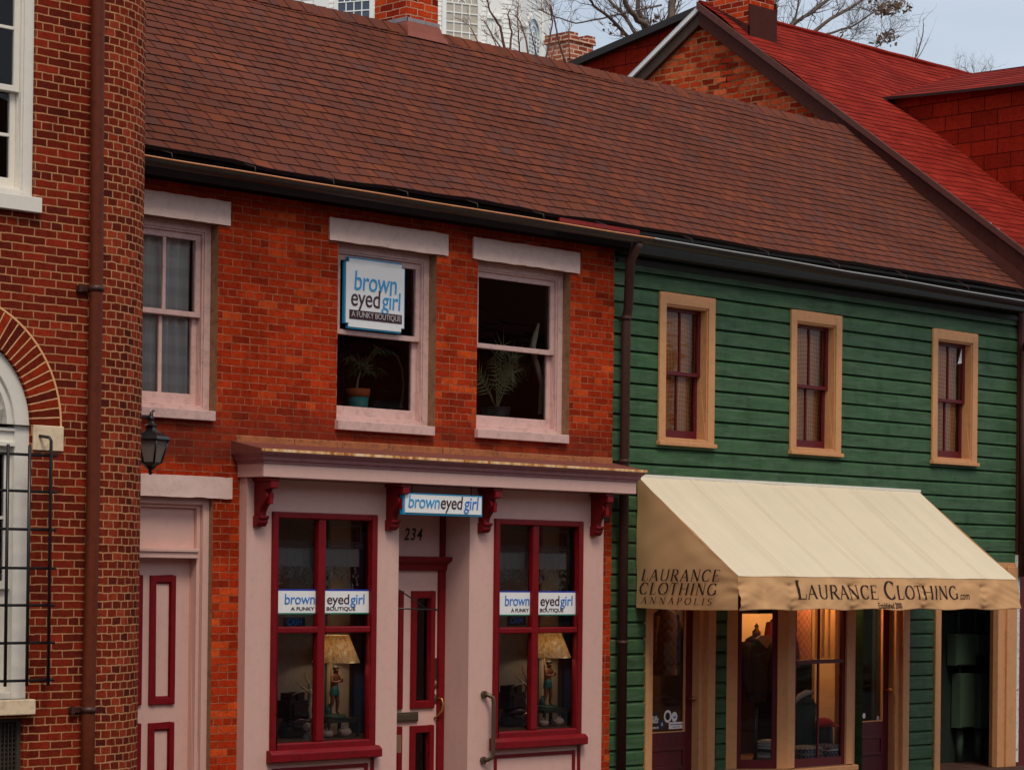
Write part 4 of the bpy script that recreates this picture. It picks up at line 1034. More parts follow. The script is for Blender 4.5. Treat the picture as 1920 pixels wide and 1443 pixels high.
# shop interior
m_dimwall = plain('dim_wall_tone', (.10, .05, .03), .7, var=.3)  # wall colour darkened so that only the pale panels look lit
MB().box(18.75, pasx[0]-.12, 2.6, 2.65, 0, 2.95).build('shop_wall', m_dimwall, gs)
MB().box(X(1527, .8, 1300), X(1592, .8, 1300), .80, .84, .3, 2.95).build('lit_wall_patch', m_litwall, gs)  # pale panel added only where the shop wall looks lit
MB().box(X(1384, 1.6, 1200), X(1466, 1.6, 1200), 1.6, 1.64, Z(1420, 1215, 1.6), Z(1420, 1150, 1.6)).build('lit_pane_patch', m_litwall, gs)  # pale patch sized to the lit spot behind the left pane
MB().box(18.75, pasx[0]-.12, .16, 2.6, -.05, .02).build('shop_floor', m_shopwood, gs)

# ------------------------------------------------------------------ awning
aw = thing('awning', 'cream canvas shop awning with dark serif lettering above the clothing shop windows', 'awning', ((AWL+AWR)/2, AWY, AWB))
def canopy(u, v):
    x = AWL+u*(AWR-AWL); y = 0.0-.0+v*AWY; z = AWT+v*(AWF-AWT)
    z += -.022*math.sin(v*math.pi)*(.55+.45*math.cos(u*2*math.pi*5)) + .006*fnoise(x*2, v*3) + .0035*math.sin(x*9.+v*3)*math.sin(v*math.pi)
    return (x, y-.02, z)
b = MB(); b.grid(canopy, 120, 20)
for sx_ in [AWL+(AWR-AWL)*t for t in (.155, .175, .31, .44, .47, .60, .72, .745, .87)]:
    u = (sx_-AWL)/(AWR-AWL)
    b.grid(lambda a, v: (lambda p: (p[0], p[1], p[2]+.0035))(canopy(u+(a-.5)*.008, v)), 1, 20, mi=1)
    b.grid(lambda a, v: (lambda p: (p[0], p[1], p[2]+.0055))(canopy(u+.003+(a-.5)*.0012, v)), 1, 20, mi=2)
b.build('canopy', [m_awning, cloth('seam_canvas', (.81, .69, .50), .05, .05), cloth('stitch_thread', (.52, .38, .24), .0, .05)], aw)
PIN = [X(px, AWY, 1120) for px in (1478, 1592, 1725, 1838)]
def val_y(x, z):
    t = (AWF-z)/(AWF-AWB)
    d = min(abs(x-p) for p in PIN+[AWL, AWR+.3]); 
    side = 1 if x >= min(PIN+[AWL], key=lambda p: abs(x-p)) else -1
    puff = (.030+.055*(1-math.exp(-d/.16)))*t
    ph = t*6.5+d*9.+.8*fnoise(x*2., 3.)
    wr = .018*math.exp(-d/.20)*math.sin(ph)*min(1, t*3)+.006*math.exp(-d/.05)*math.sin(t*27+d*20)
    wr += .007*math.exp(-((d-.28)/.2)**2)*math.sin(t*3.5+d*14+side)
    wr += .007*fnoise(x*2.2-t*1.2*side, t*1.8)+.004*fnoise(x*7-t*5*side, t*3)
    return AWY-.012-puff+wr*min(1, t*4)
def val(u, v):
    x = AWL+u*(AWR-AWL); z = AWF-v*(AWF-AWB)
    zb = z-.008*v*math.cos((x-PIN[0])*2*math.pi/.9)+.006*v*fnoise(x*2.3, 8.)
    return (x, val_y(x, z), zb)
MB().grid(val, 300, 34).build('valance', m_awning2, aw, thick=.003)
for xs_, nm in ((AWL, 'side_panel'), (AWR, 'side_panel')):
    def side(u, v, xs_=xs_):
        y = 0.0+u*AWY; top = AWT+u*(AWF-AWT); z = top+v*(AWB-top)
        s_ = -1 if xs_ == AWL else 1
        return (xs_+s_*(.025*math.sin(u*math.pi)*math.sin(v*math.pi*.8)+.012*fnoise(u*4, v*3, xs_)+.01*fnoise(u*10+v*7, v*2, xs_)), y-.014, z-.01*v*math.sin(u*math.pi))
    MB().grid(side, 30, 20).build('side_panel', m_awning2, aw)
MB().box(AWL-.02, AWR+.02, -.03, -.0, AWT-.005, AWT+.025).build('head_rail', m_white, aw)
MB().tube([(AWL+.03, AWY+.05, AWF-.02), (AWR-.03, AWY+.05, AWF-.02)], .014, 8).tube([(AWL+.03, -.02, AWB+.05), (AWL+.03, AWY+.05, AWB+.04)], .012, 8).tube([(AWR-.03, -.02, AWB+.05), (AWR-.03, AWY+.05, AWB+.04)], .012, 8).build('frame_bar', m_galv, aw)
# lettering on the valance
zt_base = Z(1600, 1122, AWY)
x_t0 = X(1486, AWY, 1110); x_t1 = X(1790, AWY, 1110)
txt = [(c, i in (0, 9)) for i, c in enumerate('LAURANCE CLOTHING')]
hL = (Z(1500, 1087, AWY)-Z(1500, 1121, AWY))
def dry(u, z, k): return (0, 0, 0)
w0 = serif_text(MB(), txt, dry, hL, 1., 0., .06)
sxx = (x_t1-x_t0)/w0
b = MB(); serif_text(b, txt, lambda u, z, k: (x_t0+u, val_y(x_t0+u, zt_base+z)-.006-.0004*k, zt_base+z), hL, sxx, 0., .06, 1.15)
b.build('lettering', m_ink, aw)
def warp_text(s, size, x, z, sx=1., shear=0., bold=0.):
    o = text_mesh('lettering', s, size, (x, 0, z), m_ink, aw, sx=sx, shear=shear, depth=.0, bold=bold)
    off = OFF[aw]
    for v in o.data.vertices:
        p = v.co+off; v.co.y = val_y(p.x, p.z)-.0065-off.y
warp_text('.com', .125, x_t1+.0, zt_base-.005, .80, 0., .001)
warp_text('Established 2000', .088, X(1634, AWY, 1137), Z(1660, 1139.5, AWY), .72, 0., .0012)
# lettering on the side panel (italic)
b = MB()
def side_place(y0, z0): return lambda u, z, k: (AWL-.034-.0004*k, y0-u, z0+z)
def syz(px, py): p = atx(px, py, AWL-.03); return float(p[1]), float(p[2])
for s_, (pxa, pya), (pxb, pyb), tr in (('LAURANCE', (1203, 1088), (1352, 1087), .12), ('CLOTHING', (1199, 1113), (1347, 1113), .12), ('ANNAPOLIS', (1203, 1131), (1341, 1132), .42)):
    y0, z0 = syz(pxa, pya); y1, z1 = syz(pxb, pyb)
    hh = .118 if s_ != 'ANNAPOLIS' else .068
    t_ = [(c, True) for c in s_]
    w0 = serif_text(MB(), t_, dry, hh, 1., .22, tr)
    fac = (y0-y1)/w0
    serif_text(b, t_, (lambda y0, z0: lambda u, z, k: (lambda uu, vv: (AWL-.045-.0004*k, y0-u, z0+z))(0, 0))(y0, z0), hh, fac, .22, tr, 1.2)
b.build('lettering', m_ink, aw)

# ------------------------------------------------------------------ red house (right)
rh = thing('red_roofed_house', 'house with bright red shingle roof, brick gable and dark red dormer', 'building', (27, 2, 0))
GXR, GXW = 25.80, 25.93
PK = (5.0, 10.22); PITCH_R = .733
def rz(y): return PK[1]-abs(PK[0]-y)*PITCH_R if y <= PK[0] else PK[1]-(y-PK[0])*.62
y_e = -.35
b = MB()
b.face([(GXW, 9.8, 5), (GXW, .1, 5), (GXW, .1, rz(.1)-.1), (GXW, PK[0], PK[1]-.1), (GXW, 9.8, rz(9.8)-.1)])
b.face([(GXW, 9.8, 0), (GXW, 3.7, 0), (GXW, 3.7, 5), (GXW, 9.8, 5)])
b.build('gable_wall', m_brick_gable, rh)
XE = 34.
b = MB(); zz = 0
for i in range(34):
    b.box(26.15, XE, -.02-.0, .1, i*.18, i*.18+.176) if False else None
MB().box(26.10, XE, .0, .12, 0, 6.3).build('front_wall', paint('maroon_brown_front', alb(84, 16, 14), .6, .1, .2), rh)
MB().box(GXW+.1, XE, 9.6, 9.8, 0, 7.2).box(XE-.2, XE, .12, 9.6, 0, 6.5).build('rear_wall', m_redwall, rh)
b = MB(); courses(b, GXR-.01, XE, y_e, rz(y_e), PK[0], PK[1], .14, .009, seg=.3, sag=.045, wob=.010, tabw=.31, shift=.5, seed=31.)
r2 = b.build('roof', [m_shingle_red, m_butt], rh)
MB().face([(GXR-.01, PK[0], PK[1]), (GXR-.01, 10, rz(10)), (XE, 10, rz(10)), (XE, PK[0], PK[1])]).build('rear_slope', m_shingle_red, r2)
MB().tube([(GXR-.01+.4*i, PK[0], PK[1]+.005+.02*fnoise(i*.5, 77.)) for i in range(21)], .035, 8).build('ridge_cap', m_shingle_red, r2)
# front rake: fascia board, cap and flashing against the brown roof
def rake(y0, z0, y1, z1, w, x0, x1, drop=0.):
    d = math.hypot(y1-y0, z1-z0); ny_, nz2 = (z1-z0)/d, -(y1-y0)/d
    if nz2 > 0: ny_, nz2 = -ny_, -nz2
    a = [(y0+ny_*drop, z0+nz2*drop), (y1+ny_*drop, z1+nz2*drop), (y1+ny_*(drop+w), z1+nz2*(drop+w)), (y0+ny_*(drop+w), z0+nz2*(drop+w))]
    return a
bx = MB()
bx.prism([(PK[0]+.02, PK[1]-.03), (y_e, rz(y_e)-.03), (y_e, rz(y_e)-.34), (PK[0]+.02, PK[1]-.31)], GXR, GXW+.02)
bx.build('rake_board', m_rake, rh, bevel=.006)
MB().prism([(PK[0]+.04, PK[1]+.02), (y_e-.02, rz(y_e-.02)+.02), (y_e-.02, rz(y_e)-.085), (PK[0]+.04, PK[1]-.085)], GXR-.035, GXR).build('rake_cap', m_rakelead, rh, bevel=.005)
# lower step flashing lying along the brown roof
n_ = 24
b = MB()
for i in range(n_):
    y0, y1 = EY+.02+(2.62-EY)*i/n_, EY+.02+(2.62-EY)*(i+1)/n_
    b.hexa([(GXR-.05, y0, roof_z(y0)+.005), (GXR-.05, y1, roof_z(y1)+.005), (GXR+.12, y1, roof_z(y1)+.005), (GXR+.12, y0, roof_z(y0)+.005),
            (GXR-.02, y0, rz(y0)-.30), (GXR-.02, y1, rz(y1)-.30), (GXR+.12, y1, rz(y1)-.30), (GXR+.12, y0, rz(y0)-.30)])
b.build('wall_flashing', m_rake, rh)
MB().prism([(y_e-.0, rz(y_e)-.0), (y_e, 5.92), (y_e+.45, 5.95+.30), (y_e+.5, rz(y_e+.5)-.1)], GXR-.012, GXR+.16).box(26.05, 26.12, y_e-.03, y_e+.1, 5.86, rz(y_e)-.05).build('rake_return', m_rake, rh)
MB().box(GXR+.17, 26.6, y_e-.02, y_e+.3, 5.90, 6.12).build('cornice_end', m_white, rh)
bx = MB(); bx.prism([(PK[0]-.0, PK[1]-.0), (9.9, rz(9.9)), (9.9, rz(9.9)-.08), (PK[0]-.0, PK[1]-.08)], GXR+.0, GXR+.045); bx.build('rear_barge_board', paint('barge_white', (.85, .84, .82), .6, .04, .12), rh)
bx = MB(); bx.prism([(PK[0]-.0, PK[1]-.085), (9.9, rz(9.9)-.085), (9.9, rz(9.9)-.24), (PK[0], PK[1]-.24)], GXR+.06, GXW+.01); bx.build('rear_rake_board', paint('weathered_board', alb(74, 54, 44), .85, .3, .4), rh)
# chimney beside the gable
c0, c1 = 26.02, 26.55; cf, cbk = 4.30, 5.05
MB().box(c0, c1, cf, cbk, 9.3, 11.3).box(c0-.04, c1+.04, cf-.04, cbk+.04, 11.3, 11.46).build('chimney', m_brick_chim, r2)
zf = rz(cf)
MB().box(c0-.03, c1+.03, cf-.035, cf-.006, zf-.08, zf+.42).box(c1+.006, c1+.035, cf-.03, cbk, zf-.08, zf+.52).prism([(cf-.03, zf-.1), (cbk, rz(cbk)-.1), (cbk, rz(cbk)+.07), (cf-.03, zf+.12)], c0-.03, c0-.006).build('chimney_flashing', m_rake, r2)
# front dormer
def on_roof(px, py):
    d = ray(px, py); a, k = CAM, PITCH_R
    t = (PK[1]-k*(PK[0]-a[1])-a[2])/(d[2]-k*d[1]); return a+d*t
E0 = on_roof(1652, 184); T0 = on_roof(1797, 141)
dxe, dze, dye = float(E0[0]), float(E0[2]), float(E0[1]); dxr, dzr, dyr = float(T0[0]), float(T0[2]), float(T0[1])
yfr = -.2
dch = dxe+.16
b = MB()
b.face([(dch, (dze-PK[1])/PITCH_R+PK[0]+.1, dze-.02), (dch, yfr+.1, dze-.10), (dch, yfr+.1, rz(yfr+.1))], uv=None)
dm = b.build('dormer', m_shingle_wall, rh)
b = MB(); nL = 9
for i in range(nL):
    t0, t1 = i/nL, (i+1)/nL
    def dp_(t, f): # f 0 at main roof, 1 at the street end; eave to ridge t
        x = dxe+(dxr-dxe)*t; zA = dze+(dzr-dze)*t; yA = dye+(dyr-dye)*t
        return (x, yA+(yfr-yA)*f, zA-.10*f-.03*math.sin(f*math.pi)+.012*fnoise(x*2, f*4)) 
    for j in range(16):
        f0, f1 = j/16, (j+1)/16
        P0, P1, P2, P3 = dp_(t0, f0), dp_(t0, f1), dp_(t1, f1), dp_(t1, f0)
        up = .008
        b.face([(P0[0], P0[1], P0[2]+up), (P1[0], P1[1], P1[2]+up), (P2[0], P2[1], P2[2]), (P3[0], P3[1], P3[2])], uv=[(P0[1], i*.14+.003), (P1[1], i*.14+.003), (P2[1], i*.14+.137), (P3[1], i*.14+.137)])
        b.face([(P0[0], P0[1], P0[2]-.03 if i == 0 else P0[2]), (P1[0], P1[1], P1[2]-.03 if i == 0 else P1[2]), (P1[0], P1[1], P1[2]+up), (P0[0], P0[1], P0[2]+up)], mi=1)
xr2 = 2*dxr-dxe
b.face([(dxr, dyr, dzr), (dxr, yfr, dzr-.1), (xr2, yfr, dze-.1), (xr2, dye, dze)])
b.face([(dxe, dye, dze-.03), (dxe, yfr, dze-.13), (dch+.3, yfr, dze-.1), (dch+.3, dye, dze-.0)])
b.build('dormer_roof', [m_shingle_red, m_butt], dm)
MB().face([(dch, yfr+.1, rz(yfr)), (2*dxr-dch, yfr+.1, rz(yfr)), (2*dxr-dch, yfr+.1, dze-.1), (dxr, yfr+.1, dzr-.12), (dch, yfr+.1, dze-.1)]).build('dormer_front', m_shingle_wall, dm)
# rear shed dormer
xd = 25.95
P0 = atx(1085, 118, xd); P1 = atx(1296, 27, xd)
sl_ = (P1[2]-P0[2])/(P1[1]-P0[1])
yA, zA = 5.08, float(P1[2])+(5.08-float(P1[1]))*sl_
yB, zB = float(P0[1])+1.5, float(P0[2])+1.5*sl_
b = MB(); b.face([(xd, yB, zB-.06), (xd, yA, zA-.06), (xd, yA, rz(max(yA, PK[0]))-.3), (xd, yB, rz(yB)-.3)]); rd = b.build('rear_dormer', m_shingle_wall, rh)
MB().hexa([(xd-.12, yB, zB-.07), (xd-.12, yA, zA-.07), (xd+3.5, yA, zA-.07), (xd+3.5, yB, zB-.07), (xd-.12, yB, zB+.03), (xd-.12, yA, zA+.03), (xd+3.5, yA, zA+.03), (xd+3.5, yB, zB+.03)]).build('dormer_roof', plain('black_felt', (.035, .03, .028), .9), rd)
# brown downpipe and white corner board at the seam
xq = X(1917, -.06, 900)
MB().tube([(xq, -.07, 5.2), (xq, -.07, 2.35)], .05, 12).tube([(xq-.05, -.36, 5.55), (xq-.03, -.2, 5.38), (xq, -.07, 5.15)], .05, 12).build('downpipe', m_pipe, rh)
MB().box(GX1-.015, GX1+.055, -.03, .0, .05, Z(1908, 1040)).build('corner_board', paint('peeling_white', alb(196, 196, 190), .7, .1, .3, chips=alb(110, 60, 50), chip_amt=.6), rh)
MB().box(GX1-.015, GX1+.055, -.03, .0, Z(1908, 1040), 5.8).build('corner_board', m_rake, rh)

# ------------------------------------------------------------------ house behind (only its chimney shows)
yh = 9.5
q0, q1 = at(1067, 120, yh), at(1112, 120, yh)
hb = thing('rear_house', 'house behind the ridge showing only its pale weathered brick chimney', 'building', (float(q0[0]), yh+1, 0))
hz = float(q0[2]); hx0, hx1 = float(q0[0]), float(q1[0])
MB().box(hx0-3, hx1+1.5, yh-.5, yh+5, 0, hz-2.6).build('wall', m_brick_gable, hb)
hr = MB().prism([(yh-.8, hz-2.6), (yh+2.2, hz-.9), (yh+5.3, hz-2.6)], hx0-3.2, hx1+1.7).build('roof', m_shingle, hb)
hc = MB(); zc1 = Z(1090, 68, yh)
hc.box(hx0, hx1, yh, yh+.5, hz-2, zc1-.11).box(hx0-.03, hx1+.03, yh-.03, yh+.53, zc1-.11, zc1-.05)
hc.box(hx0-.02, hx0+.18, yh-.02, yh+.52, zc1-.05, zc1+.03).box(hx1-.16, hx1+.02, yh-.02, yh+.52, zc1-.05, zc1+.03)
hc.build('chimney', m_brick_back, hr)

# ------------------------------------------------------------------ white octagonal tower, far behind
tw = None
DT = 100.
dv = ray(764, 100); dv = dv/np.linalg.norm(dv[:2])
vert = CAM+dv*DT                              # the corner nearest the camera
scl_px = F_PX/ (float((vert-CAM)@_F))
RO = 286/scl_px
fw2 = np.array([dv[0], dv[1]]); rt2 = np.array([dv[1], -dv[0]])
ctr = np.array([vert[0], vert[1]])+fw2*RO
zpx = lambda py: float((CAM+ray(764, py)*DT/np.linalg.norm(ray(764, py)[:2]))[2])
tw = thing('octagonal_tower', 'white clapboard octagonal tower with tall arched windows far behind the roofs', 'tower', (float(ctr[0]), float(ctr[1]), 0))
angs = [math.pi+R(45)*k for k in range(8)]
def oct_pt(k, r=RO): 
    a = angs[k % 8]; v = fw2*math.cos(a)+rt2*math.sin(-a); return ctr+v*r
zt0, zt1 = 0., zpx(-150)
wb = MB()
for k in range(8):
    p, q = oct_pt(k), oct_pt(k+1)
    z = 0.
    while z < zt1:
        z2 = z+.2; o = (ctr-(p+q)/2); o = o/np.linalg.norm(o)*.025
        wb.face([(*p, z), (*q, z), (*(q+o), z2), (*(p+o), z2)]); wb.face([(*(p+o), z), (*(q+o), z), (*q, z), (*p, z)]); z = z2
wb.build('wall', m_church, tw)
wb = MB(); wb.lathe((ctr[0], ctr[1], zt1), [(RO*1.08, 0), (RO*1.1, .3), (RO*.8, 2.5), (RO*.3, 4.6), (.05, 6)], 8, rot=0, smooth=False); wb.build('roof', plain('tower_roof', (.2, .2, .2), .7), tw)
m_towerglass = {0: plain('tower_glass_dark', (.03, .045, .08), .1, 0., .2, .8), 1: plain('tower_blind', (.50, .44, .36), .5), 2: plain('tower_sky_reflection', (.42, .52, .60), .12, 0., .1, .8)}  # third pane has the sky's reflection painted in as its colour
faces = {0: (0, 7), 1: (0, 1), 2: (1, 2)}
def tower_face(idx, ka, kb):
    p, q = oct_pt(ka), oct_pt(kb)
    # left to right as seen from the street
    if (p-ctr)@rt2 > (q-ctr)@rt2: p, q = q, p
    L_ = np.linalg.norm(q-p); d = (q-p)/L_; o = (p+q)/2-ctr; o = o/np.linalg.norm(o)
    def P3(t, z, h): v = p+d*(L_*.5+t)+o*h; return (float(v[0]), float(v[1]), z)
    def pbox(mb, t0, t1, z0, z1, h0, h1): mb.hexa([P3(t0, z0, h0), P3(t1, z0, h0), P3(t1, z0, h1), P3(t0, z0, h1), P3(t0, z1, h0), P3(t1, z1, h0), P3(t1, z1, h1), P3(t0, z1, h1)])
    hw = 32.5/scl_px; zb = zpx(68); zs = zpx(-4 if idx < 2 else 22); 
    f = MB()
    pbox(f, -hw-.18, -hw, zb, zs, 0, .09); pbox(f, hw, hw+.18, zb, zs, 0, .09); pbox(f, -hw-.28, hw+.28, zb-.18, zb, 0, .16)
    n = 14
    for i in range(n):
        t0, t1 = math.pi*i/n, math.pi*(i+1)/n
        def A(r, t, h): return P3(r*math.cos(t), zs+r*math.sin(t), h)
        f.hexa([A(hw, t0, 0), A(hw+.18, t0, 0), A(hw+.18, t1, 0), A(hw, t1, 0), A(hw, t0, .09), A(hw+.18, t0, .09), A(hw+.18, t1, .09), A(hw, t1, .09)])
    fo = f.build('arched_window', m_church, tw)
    g = MB(); g.face([P3(-hw, zb, .03), P3(hw, zb, .03), P3(hw, zs, .03)]+[P3(hw*math.cos(math.pi*i/n), zs+hw*math.sin(math.pi*i/n), .03) for i in range(1, n)]+[P3(-hw, zs, .03)])
    g.build('pane', m_towerglass[idx], fo)
    s = MB(); mw_ = .022
    for i in range(1, 4): t = -hw+2*hw*i/4; pbox(s, t-mw_, t+mw_, zb, zs+(.0 if i != 2 else 0), .035, .06)
    nz = 4 if idx < 2 else 6
    for j in range(1, nz+1): z = zb+(zs-zb)*j/nz; pbox(s, -hw, hw, z-mw_, z+mw_, .04, .065)
    for rr in (hw*.25, hw*.62):
        for i in range(10):
            t0, t1 = math.pi*i/10, math.pi*(i+1)/10
            s.hexa([P3(r*math.cos(t), zs+r*math.sin(t), h) for h in (.035, .06) for (r, t) in ((rr-mw_, t0), (rr+mw_, t0), (rr+mw_, t1), (rr-mw_, t1))])
    s.build('muntins', m_church, fo)
    pl_ = MB()
    for sg in (-1, 1):
        t = sg*(hw+.75)
        pbox(pl_, t-.32, t+.32, 0, zpx(-60), 0, .12); pbox(pl_, t-.40, t+.40, zpx(17 if idx < 2 else 19)-.04, zpx(17 if idx < 2 else 19)+.10, .12, .2)
    pl_.build('pilaster', m_church, tw)
for idx, (a, c) in faces.items(): tower_face(idx, a, c)

# ------------------------------------------------------------------ bare trees
m_bark1 = plain('grey_bark', (.13, .09, .07), .95, var=.4, scale=8)
m_bark2 = plain('red_twig', (.17, .075, .05), .9, var=.3, scale=8)
m_dry = plain('dry_leaf', (.22, .13, .075), .9, var=.4, scale=3)
def tree(name, label, limbs, depth, r0, mat, seed, twig_n=9, twig_len=.9, levels=2, leaves=(), group=None, trunk=None, jitter=.8, droop=0.):
    rng = random.Random(seed)
    base = at(*trunk, depth) if trunk else at(*limbs[0][0][0], depth)
    t = thing(name, label, 'tree', (float(base[0]), depth, 0), group)
    mb = MB()
    def twigs(path, rad, lev, ln):
        cnt = max(1, int(twig_n*(1 if lev == levels else .55)))
        for _ in range(cnt):
            k = rng.random()**.7*(len(path)-1); i = min(int(k), len(path)-2); f = k-i
            p = path[i].lerp(path[i+1], f); d = (path[i+1]-path[i]).normalized()
            v = Vector((rng.gauss(0, 1), rng.gauss(0, 1), rng.gauss(.35, .8)))
            dirn = (d*1.1+v.normalized()*.9).normalized()
            L = ln*rng.uniform(.45, 1.15); pts = [p]; q = p.copy()
            for s_ in range(5):
                dirn = (dirn+Vector((rng.gauss(0, .2), rng.gauss(0, .2), rng.gauss(.05-droop, .2)))).normalized(); q = q+dirn*(L/5); pts.append(q.copy())
            r_ = max(.0035, rad*.42*(1-.3*k/len(path)))
            mb.tube(pts, [r_*(1-.75*j/5) for j in range(6)], 4, cap=False)
            if lev > 1: twigs(pts, r_, lev-1, ln*.6)
    for pts_px, ra, rb in limbs:
        off = rng.uniform(-jitter, jitter)
        path = []
        for j, (px, py) in enumerate(pts_px):
            path.append(Vector(at(px, py, depth+off*j/max(1, len(pts_px)-1))))
        # smooth
        sm = []
        for a, c in zip(path, path[1:]):
            for s_ in range(4): 
                g_ = s_/4; p = a.lerp(c, g_); p += Vector((rng.gauss(0, .02), rng.gauss(0, .03), rng.gauss(0, .02)))*(ra*8 if s_ else 0); sm.append(p)
        sm.append(path[-1])
        ra, rb = ra*.8, rb*.8
        n = len(sm); mb.tube(sm, [ra+(rb-ra)*i/(n-1) for i in range(n)], 7)
        if twig_n: twigs(sm, (ra+rb)/2, levels, twig_len)
    mb.build('branches', mat, t)
    if trunk:
        p = Vector(at(*trunk, depth))
        tr = MB(); tr.tube([(p.x, p.y, 0), (p.x+.05, p.y, p.z*.5), (p.x, p.y, p.z)], [r0*1.5, r0*1.1, r0], 12); tr.build('trunk', mat, t)
    if leaves:
        lf = MB()
        for (px, py, rad, cnt) in leaves:
            c = Vector(at(px, py, depth))
            for _ in range(cnt):
                p = c+Vector((rng.gauss(0, rad), rng.gauss(0, rad), rng.gauss(-.02, rad*.9)))
                a = Vector((rng.gauss(0, 1), rng.gauss(0, 1), rng.gauss(0, 1))).normalized()*rng.uniform(.02, .06); bb = Vector((rng.gauss(0, 1), rng.gauss(0, 1), rng.gauss(-.6, 1))).normalized()*rng.uniform(.04, .1)
                lf.face([p-a, p+bb*.5, p+a, p-bb])
        lf.build('dry_leaves', m_dry, t)
    return t
DTR = 14.
tree('bare_tree', 'large bare grey tree with a few dry leaf clusters behind the red roof', [
    ([(1240, 130), (1250, 60), (1262, 0), (1270, -60)], .11, .08),
    ([(1240, 130), (1215, 55), (1180, 20), (1160, -40)], .09, .05),
    ([(1196, 70), (1165, 22), (1130, -8)], .05, .03),
    ([(1190, 80), (1150, 40), (1112, 10), (1100, -10)], .05, .02),
    ([(1240, 120), (1212, 70), (1196, 20), (1200, -40)], .08, .05),
    ([(1250, 60), (1280, 30), (1330, 5), (1360, -30)], .07, .04),
    ([(1240, 10), (1170, 25), (1130, 35), (1080, 44), (1040, 32), (1010, 18)], .025, .012),
    ([(1440, 95), (1470, 55), (1520, 25), (1580, -20)], .06, .035),
    ([(1425, 60), (1450, 10), (1475, -40)], .05, .035),
    ([(1510, 74), (1545, 45), (1600, 12), (1640, -15)], .055, .03),
    ([(1510, 76), (1560, 62), (1598, 50), (1640, 22), (1665, 10), (1690, 6)], .035, .012),
    ([(1610, 14), (1632, 22), (1650, 18), (1668, 22)], .015, .008),
    ([(1625, 102), (1650, 84), (1662, 70), (1668, 60)], .018, .008),
    ([(1560, 92), (1578, 66), (1600, 40), (1612, 18)], .012, .006),
    ([(1580, 92), (1600, 70), (1616, 48)], .01, .005),
    ([(1460, 75), (1490, 40), (1500, -10)], .04, .02),
], DTR, .2, m_bark1, 5, 14, .8, 2, leaves=((1652, 15, .1, 70), (1668, 12, .1, 60), (1688, 6, .1, 60), (1700, 12, .06, 25), (1655, 70, .1, 45), (1670, 66, .08, 35), (1615, 92, .08, 18), (1222, 45, .12, 30), (1150, 50, .1, 14), (1582, 62, .05, 10)), trunk=(1240, 150))
tree('bare_shrub', 'upright leggy shrub with reddish bare stems in front of the white tower', [
    ([(950, 110), (938, 50), (918, 20), (912, -10)], .028, .010), ([(955, 110), (960, 60), (952, 28), (956, 18)], .022, .008),
    ([(975, 112), (972, 60), (970, 15)], .016, .006), ([(992, 112), (985, 70), (975, 40), (965, 30)], .02, .007),
    ([(1020, 118), (1030, 80), (1036, 40), (1032, 8)], .02, .008), ([(1030, 118), (1038, 95), (1044, 60), (1034, 12)], .018, .006),
    ([(1060, 118), (1048, 80), (1040, 40), (1030, 10)], .022, .008), ([(935, 100), (922, 65), (912, 45)], .012, .006), ([(900, 85), (884, 55), (876, 40)], .012, .005),
    ([(1008, 115), (1000, 80), (992, 45)], .014, .006), ([(1068, 112), (1066, 60), (1070, 38)], .013, .006), ([(940, 90), (925, 70), (914, 52)], .012, .005),
], 7.5, .03, m_bark2, 11, 6, .28, 2, jitter=.3, trunk=None)
tree('bare_sapling', 'thin bare treetop standing alone above the middle of the red ridge', [
    ([(1705, 128), (1722, 95), (1731, 60), (1732, 35)], .03, .008), ([(1708, 125), (1728, 98), (1742, 70)], .018, .006), ([(1716, 105), (1720, 85), (1718, 70)], .012, .005)], 16., .04, m_bark1, 3, 4, .5, 1, trunk=(1702, 150), jitter=.3)
tree('bare_sapling', 'fuzzy distant bare treetop above the dormer roof at the far right', [
    ([(1830, 150), (1826, 135), (1822, 122)], .03, .012), ([(1832, 150), (1840, 135), (1848, 124)], .03, .012), ([(1826, 150), (1815, 136), (1808, 126)], .03, .012), ([(1834, 148), (1855, 136), (1860, 126)], .025, .01), ([(1790, 146), (1798, 122), (1801, 104)], .02, .008)],
    55., .15, m_bark1, 9, 10, .8, 2, trunk=(1830, 165), jitter=1.)

# ------------------------------------------------------------------ wall lantern
XL, YL = XC+RC, -.62
lx = float(at(283, 800, YL)[0]) ; lx = X(283, YL, 800)
zl = lambda py: Z(283, py, YL)
ln = thing('wall_lantern', 'black iron wall lantern with frosted panes hanging over the pink side door', 'lantern', (lx, YL, zl(880)))
m = MB(); m.tube([(XL-.01, YL, zl(782)), (lx, YL, zl(781))], .014, 8); m.tube([(XL, YL, zl(795)), (XL+.08, YL, zl(792)), (XL+.16, YL, zl(784))], .01, 8)
m.tube([(lx, YL, zl(800)), (lx, YL, zl(782)), (lx+.004, YL, zl(774)), (lx+.02, YL, zl(769.5)), (lx+.04, YL, zl(769.5))], [.02, .02, .014, .009, .004], 8)
m.tube([(XL-.002, YL, zl(770)), (XL-.002, YL, zl(815))], .02, 6)
m.lathe((lx, YL, 0), [(.014, zl(790)), (.024, zl(787)), (.024, zl(783)), (.016, zl(779)), (.0, zl(779)-.001)][::-1], 10)
m.build('bracket', m_iron, ln)
m = MB(); m.lathe((lx, YL, 0), [(.16, zl(826)), (.165, zl(823.5)), (.145, zl(818)), (.10, zl(811)), (.045, zl(807)), (.042, zl(801)), (.062, zl(798)), (.03, zl(794)), (.018, zl(788)), (.0, zl(787))], 6, smooth=False, rot=.2)
m.build('cap', plain('lantern_black', (.014, .013, .014), .22, 0, .2, .6), ln)
m = MB()
def hexp(r, z, k): a = 2*math.pi*k/6+.2; return (lx+r*math.cos(a), YL+r*math.sin(a), z)
for k in range(6):
    m.tube([hexp(.148, zl(826), k), hexp(.088, zl(868), k)], .009, 5)
